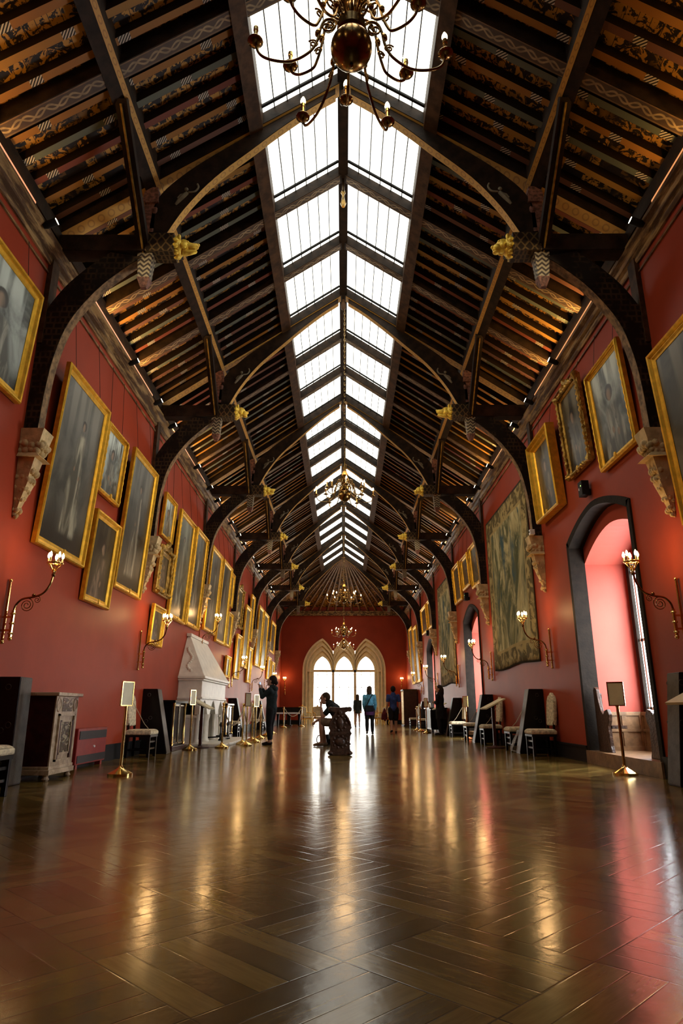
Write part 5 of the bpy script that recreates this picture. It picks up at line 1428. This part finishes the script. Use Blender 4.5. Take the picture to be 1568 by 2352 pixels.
def stand_pose(H, over=None, stride=0.0, w=1.0):
    J = {'pelvis': (0, 0, .525), 'waist': (0, .004, .61), 'chest': (0, .0, .715), 'nb': (0, -.010, .815), 'neck': (0, .002, .865), 'head': (0, .012, .925)}
    for s_, nm in ((-1, 'L'), (1, 'R')):
        st = stride * s_
        J['hip' + nm] = (s_ * .052 * w, 0, .50); J['knee' + nm] = (s_ * .056, .012 + st * .5 + abs(st) * .1, .285); J['ankle' + nm] = (s_ * .056, -.010 + st, .045 + max(0, -st) * .35)
        J['toe' + nm] = (s_ * .065, .085 + st, .018 + max(0, -st) * .05); J['sh' + nm] = (s_ * .100 * w, -.006, .795); J['el' + nm] = (s_ * .122 * w, -.025 - st * .2, .625); J['wr' + nm] = (s_ * .118 * w, .020 - st * .35, .485)
    if over: J.update(over)
    return {k: tuple(c * H for c in v) for k, v in J.items()}
RAD = dict(pelvis=.070, waist=.062, chest=.072, nb=.046, neck=.031, hip=.055, knee=.034, ankle=.022, sh=.036, el=.025, wr=.017)
def body_mesh(J, H, curl=.25, yaw=0, pitch=0, hd=None, handdir=None):
    r = {k: v * H for k, v in RAD.items()}
    ch = [[(J['pelvis'], r['pelvis']), (J['waist'], r['waist']), (J['chest'], r['chest']), (J['nb'], r['nb']), (J['neck'], r['neck']), (tuple(J['head'][i] * .6 + J['neck'][i] * .4 for i in range(3)), r['neck'])]]
    for n_ in 'LR':
        kn, hp, an = Vector(J['knee' + n_]), Vector(J['hip' + n_]), Vector(J['ankle' + n_])
        ch.append([(J['pelvis'], r['pelvis']), (J['hip' + n_], r['hip']), (tuple(hp.lerp(kn, .55)), .047 * H), (J['knee' + n_], r['knee']), (tuple(kn.lerp(an, .35)), .034 * H), (J['ankle' + n_], r['ankle']), (J['toe' + n_], .017 * H)])
        e_, w_ = Vector(J['el' + n_]), Vector(J['wr' + n_])
        ch.append([(J['chest'], r['chest']), (J['sh' + n_], r['sh']), (J['el' + n_], r['el']), (tuple(e_.lerp(w_, .35)), .025 * H), (J['wr' + n_], r['wr'])])
    mb = to_mb(chain_mesh('body', ch, 2))
    for n_, sd in (('L', 1), ('R', -1)):
        dr = Vector(handdir[n_][0]) if handdir and n_ in handdir else Vector(J['wr' + n_]) - Vector(J['el' + n_])
        up = handdir[n_][1] if handdir and n_ in handdir else (-sd * 1.0 * -1, 0, .01)
        hand(mb, J['wr' + n_], dr, up, H, curl, sd)
    head_shape(mb, Vector(J['head']), H, yaw, pitch)
    return mb
def leg_cover(J, H, frac, extra, name='trousers', waist=True):
    ch = []
    r = RAD
    for n_ in 'LR':
        kn, hp, an = Vector(J['knee' + n_]), Vector(J['hip' + n_]), Vector(J['ankle' + n_])
        c_ = [(J['waist'], (r['waist'] + extra * .6) * H), (J['pelvis'], (r['pelvis'] + extra) * H), (J['hip' + n_], (r['hip'] + extra) * H), (tuple(hp.lerp(kn, .55)), (.047 + extra) * H)]
        if frac <= .5: c_.append((tuple(hp.lerp(kn, .85)), (.040 + extra * 1.6) * H))
        else:
            c_ += [(J['knee' + n_], (r['knee'] + extra) * H), (tuple(kn.lerp(an, .35)), (.034 + extra) * H), (tuple(kn.lerp(an, frac)), (.024 + extra) * H)]
        ch.append(c_)
    return chain_mesh(name, ch, 2)
def top_cover(J, H, sleeve, extra, name='top', low=True):
    r = RAD
    ch = [[(J['pelvis'], (r['pelvis'] + extra) * H), (J['waist'], (r['waist'] + extra) * H), (J['chest'], (r['chest'] + extra) * H), (J['nb'], (r['nb'] + extra) * H), (tuple(Vector(J['nb']).lerp(Vector(J['neck']), .6)), (.036 + extra * .5) * H)]]
    for n_ in 'LR':
        e_, w_, s_ = Vector(J['el' + n_]), Vector(J['wr' + n_]), Vector(J['sh' + n_])
        c_ = [(J['chest'], (r['chest'] + extra * .4) * H), (J['sh' + n_], (r['sh'] - .003 + extra * .4) * H)]
        if sleeve < .5: c_.append((tuple(s_.lerp(e_, .65)), (.031 + extra * .5) * H))
        else: c_ += [(J['el' + n_], (r['el'] + extra * .45) * H), (tuple(e_.lerp(w_, .5)), (.024 + extra * .45) * H), (tuple(e_.lerp(w_, .93)), (.019 + extra * .4) * H)]
        ch.append(c_)
    return chain_mesh(name, ch, 2)
def shoe_mesh(J, n_, H):
    a, t = Vector(J['ankle' + n_]), Vector(J['toe' + n_]); f_ = Vector((t.x - a.x, t.y - a.y, 0)).normalized()
    bz = min(a.z, .045 * H) - .027 * H
    heel = Vector((a.x, a.y, a.z - .022 * H)) - f_ * .016 * H
    return chain_mesh('shoe', [[(tuple(heel), .023 * H), (tuple(heel.lerp(t, .5) + Vector((0, 0, .008 * H))), .026 * H), (tuple(t + f_ * .012 * H), .019 * H)]], 2)
def finish(t, mb, J, H, shoe=SHOE):
    b = obj('body', mb, SKIN, t, smooth=True)
    for n_ in 'LR': obj('shoe', shoe_mesh(J, n_, H), shoe, t, smooth=True)
    return b
def hair(t, J, H, mat, length, yaw=0, bun=False, pitch=0):
    M_ = Matrix.Translation(J['head']) @ Matrix.Rotation(yaw, 4, 'Z') @ Matrix.Rotation(pitch, 4, 'X'); r = .066 * H
    mb = MB().ball((0, -.016 * H, .020 * H), r * 1.06, 14, 10, (.84, .96, 1.0), M_)
    if bun: mb.ball((0, -.075 * H, -.015 * H), .030 * H, 10, 7, (1, 1, 1.1), M_).tube([(0, -.05 * H, .01 * H), (0, -.08 * H, -.02 * H), (0, -.075 * H, -.055 * H)], [.02 * H, .022 * H, .010 * H], 8, M_)
    if length: mb.tube([(0, -.030 * H, .03 * H), (0, -.042 * H, -.02 * H), (0, -.046 * H, -.02 * H - length * .6 * H), (0, -.044 * H, -.02 * H - length * H)], [r * .85, r * .95, r * .85, r * .45], 12, M_)
    obj('hair', mb, mat, t, smooth=True)

# woman photographing the fireplace wall
H = 1.70
t = thing('person', 'woman in dark teal hooded top holding up a phone by the rope posts', 'person', (-1.86, 17.5, 0), R(72))
J = stand_pose(H, {'elL': (-.115, .110, .690), 'wrL': (-.040, .185, .815), 'elR': (.115, .105, .690), 'wrR': (.042, .185, .815), 'ankleR': (.056, .03, .045), 'toeR': (.066, .12, .018), 'kneeR': (.056, .03, .285)})
finish(t, body_mesh(J, H, .5, R(4), R(8), handdir={'L': ((.25, .25, .9), (.3, -1, 0)), 'R': ((-.25, .25, .9), (-.3, -1, 0))}), J, H, SHOE)
obj('hooded_top', top_cover(J, H, 1, .016), C_NAVY, t, smooth=True); obj('hood', MB().ball((0, -.055 * H, .815 * H), .052 * H, 12, 8, (1.3, .7, .8)), C_NAVY, t, smooth=True)
obj('leggings', leg_cover(J, H, .80, .008), C_BLACK, t, smooth=True); hair(t, J, H, HAIRB, 0, R(4), True, R(8))
o = obj('phone', MB().box((-.040, -.005, -.075), (.040, .005, .075)), BLACKMATT, None, bevel=.004); o.location = Matrix.Rotation(R(72), 4, 'Z') @ Vector((0, .205 * H, .875 * H)) + Vector((-1.86, 17.5, 0)); o.rotation_euler = (R(-8), 0, R(72))
tag(o, 'phone with a bluish screen held up by the woman in dark teal', 'phone'); obj('screen', MB().box((-.034, -.0065, -.066), (.034, -.005, .066)), SCREEN, o)

# seated man with chin on hand, facing the fireplace wall
H = 1.78
t = thing('person', 'seated man in dark tee shirt and khaki shorts resting his chin on his hand', 'person', (-.10, 17.0, 0), R(90))
q = lambda x, f_, z: (x / H, f_ / H, z / H)       # x across, f forward, z up, in metres
J = stand_pose(H, {'pelvis': q(0, -.02, .545), 'waist': q(0, .03, .69), 'chest': q(0, .13, .86), 'nb': q(0, .25, .995), 'neck': q(0, .305, 1.055), 'head': q(0, .375, 1.125),
  'hipL': q(-.09, .02, .535), 'hipR': q(.09, .02, .535), 'kneeL': q(-.12, .46, .575), 'kneeR': q(.12, .47, .575), 'ankleL': q(-.11, .44, .085), 'ankleR': q(.13, .36, .085), 'toeL': q(-.12, .60, .032), 'toeR': q(.15, .52, .032),
  'shL': q(-.18, .20, .955), 'shR': q(.18, .20, .955), 'elL': q(-.13, .42, .69), 'elR': q(.14, .43, .67), 'wrL': q(-.05, .47, .93), 'wrR': q(.10, .60, .58)})
finish(t, body_mesh(J, H, .8, 0, R(-4), handdir={'L': ((.15, -.05, .6), (0, -1, .1)), 'R': ((-.1, .6, -.5), (0, .4, 1))}), J, H, TAN)
obj('tee_shirt', top_cover(J, H, .3, .016), C_TEE, t, smooth=True); obj('shorts', leg_cover(J, H, .4, .012), C_KHAKI, t, smooth=True); hair(t, J, H, HAIRBR, 0)
# backpack on the floor beside him
t = thing('backpack', 'dark backpack with a looped strap on the floor beside the seated man', 'bag', (-.42, 17.55, 0), R(70))
obj('body', MB().frustum((-.17, -.10), (.17, .10), (-.13, -.07), (.13, .07), 0, .26), C_BLACK, t, bevel=.05); obj('pocket', MB().box((-.12, -.13, .03), (.12, -.09, .15)), C_BLACK, t, bevel=.02)
obj('strap', MB().tube(smooth_line([(-.10, .09, .24), (-.02, .24, .22), (.02, .30, .12), (-.02, .24, .03), (-.10, .11, .03)], 5), .012, 6), C_BLACK, t, smooth=True)

# standing visitors seen from behind
H = 1.66
t = thing('person', 'slim woman in dark olive jacket with bare legs, seen from behind before the end window', 'person', (.74, 36.2, 0), R(0))
J = stand_pose(H, w=.92); finish(t, body_mesh(J, H), J, H)
obj('jacket', top_cover(J, H, 1, .016), C_OLIVE, t, smooth=True); obj('skirt', MB().lathe([(.088 * H, .42 * H), (.09 * H, .50 * H), (.086 * H, .56 * H)], 16), C_OLIVE, t, smooth=True); hair(t, J, H, HAIRBR, .13)
H = 1.70
t = thing('person', 'woman in bright blue top and black leggings with a dark shoulder bag, seen from behind', 'person', (.96, 25.2, 0), R(-4))
J = stand_pose(H, {'elL': (-.128, -.01, .630), 'wrL': (-.112, .06, .52), 'elR': (.130, -.02, .625), 'wrR': (.112, .06, .51)}, stride=.05, w=1.08)
finish(t, body_mesh(J, H), J, H)
obj('blue_top', top_cover(J, H, 1, .022), C_BLUE, t, smooth=True); obj('wrap', MB().lathe([(.105 * H, .40 * H), (.108 * H, .46 * H), (.10 * H, .52 * H)], 18), C_PURP, t, smooth=True)
obj('leggings', leg_cover(J, H, .9, .010), C_BLACK, t, smooth=True); hair(t, J, H, HAIRBR, .10)
b = obj('shoulder_bag', MB().box((-.16, -.21, .80), (.16, -.12, 1.02)), C_BLACK, t, bevel=.03); obj('strap', MB().tube([(-.10, -.18, 1.0), (0, -.175, 1.22), (.12, -.10, 1.42), (.15, -.02, 1.40)], .018, 6), C_BLACK, b)
H = 1.75
t = thing('person', 'man in royal blue shirt and dark shorts walking away with a dark red jacket', 'person', (1.95, 26.6, 0), R(3))
J = stand_pose(H, {'wrL': (-.148, .03, .50), 'elL': (-.138, -.03, .63)}, stride=.07, w=1.14); finish(t, body_mesh(J, H), J, H)
obj('shirt', top_cover(J, H, .3, .018), C_ROYAL, t, smooth=True); obj('shorts', leg_cover(J, H, .4, .014), C_BLACK, t, smooth=True); hair(t, J, H, HAIRB, 0)
o = obj('folded_jacket', chain_mesh('folded_jacket', [[((0, 0, .16), .03), ((.01, .01, .08), .065), ((-.01, .0, -.04), .085), ((.0, .02, -.17), .075), ((.02, .0, -.26), .045)], [((.01, .01, .08), .065), ((-.07, -.02, -.06), .05), ((-.09, .0, -.22), .04)], [((.01, .01, .08), .065), ((.07, .04, -.05), .05), ((.08, .02, -.20), .035)]]), C_BURG, smooth=True, loc=(1.95 - .35, 26.68, .74)); tag(o, 'dark red jacket hanging from the hand of the man in royal blue', 'jacket')
H = 1.72
t = thing('person', 'woman in black with long dark hair standing behind a cream chair, beside the far tapestry', 'person', (3.50, 24.6, 0), R(60))
J = stand_pose(H, {'wrL': (-.03, .10, .66), 'elL': (-.13, .03, .63), 'wrR': (.03, .10, .64), 'elR': (.13, .03, .62)}); finish(t, body_mesh(J, H, .3, R(15)), J, H)
obj('coat', top_cover(J, H, 1, .020), C_BLACK, t, smooth=True); obj('coat_skirt', MB().lathe([(.10 * H, .32 * H), (.10 * H, .45 * H), (.092 * H, .57 * H)], 18), C_BLACK, t, smooth=True)
obj('trousers', leg_cover(J, H, .92, .012), C_BLACK, t, smooth=True); hair(t, J, H, HAIRB, .14, R(15))
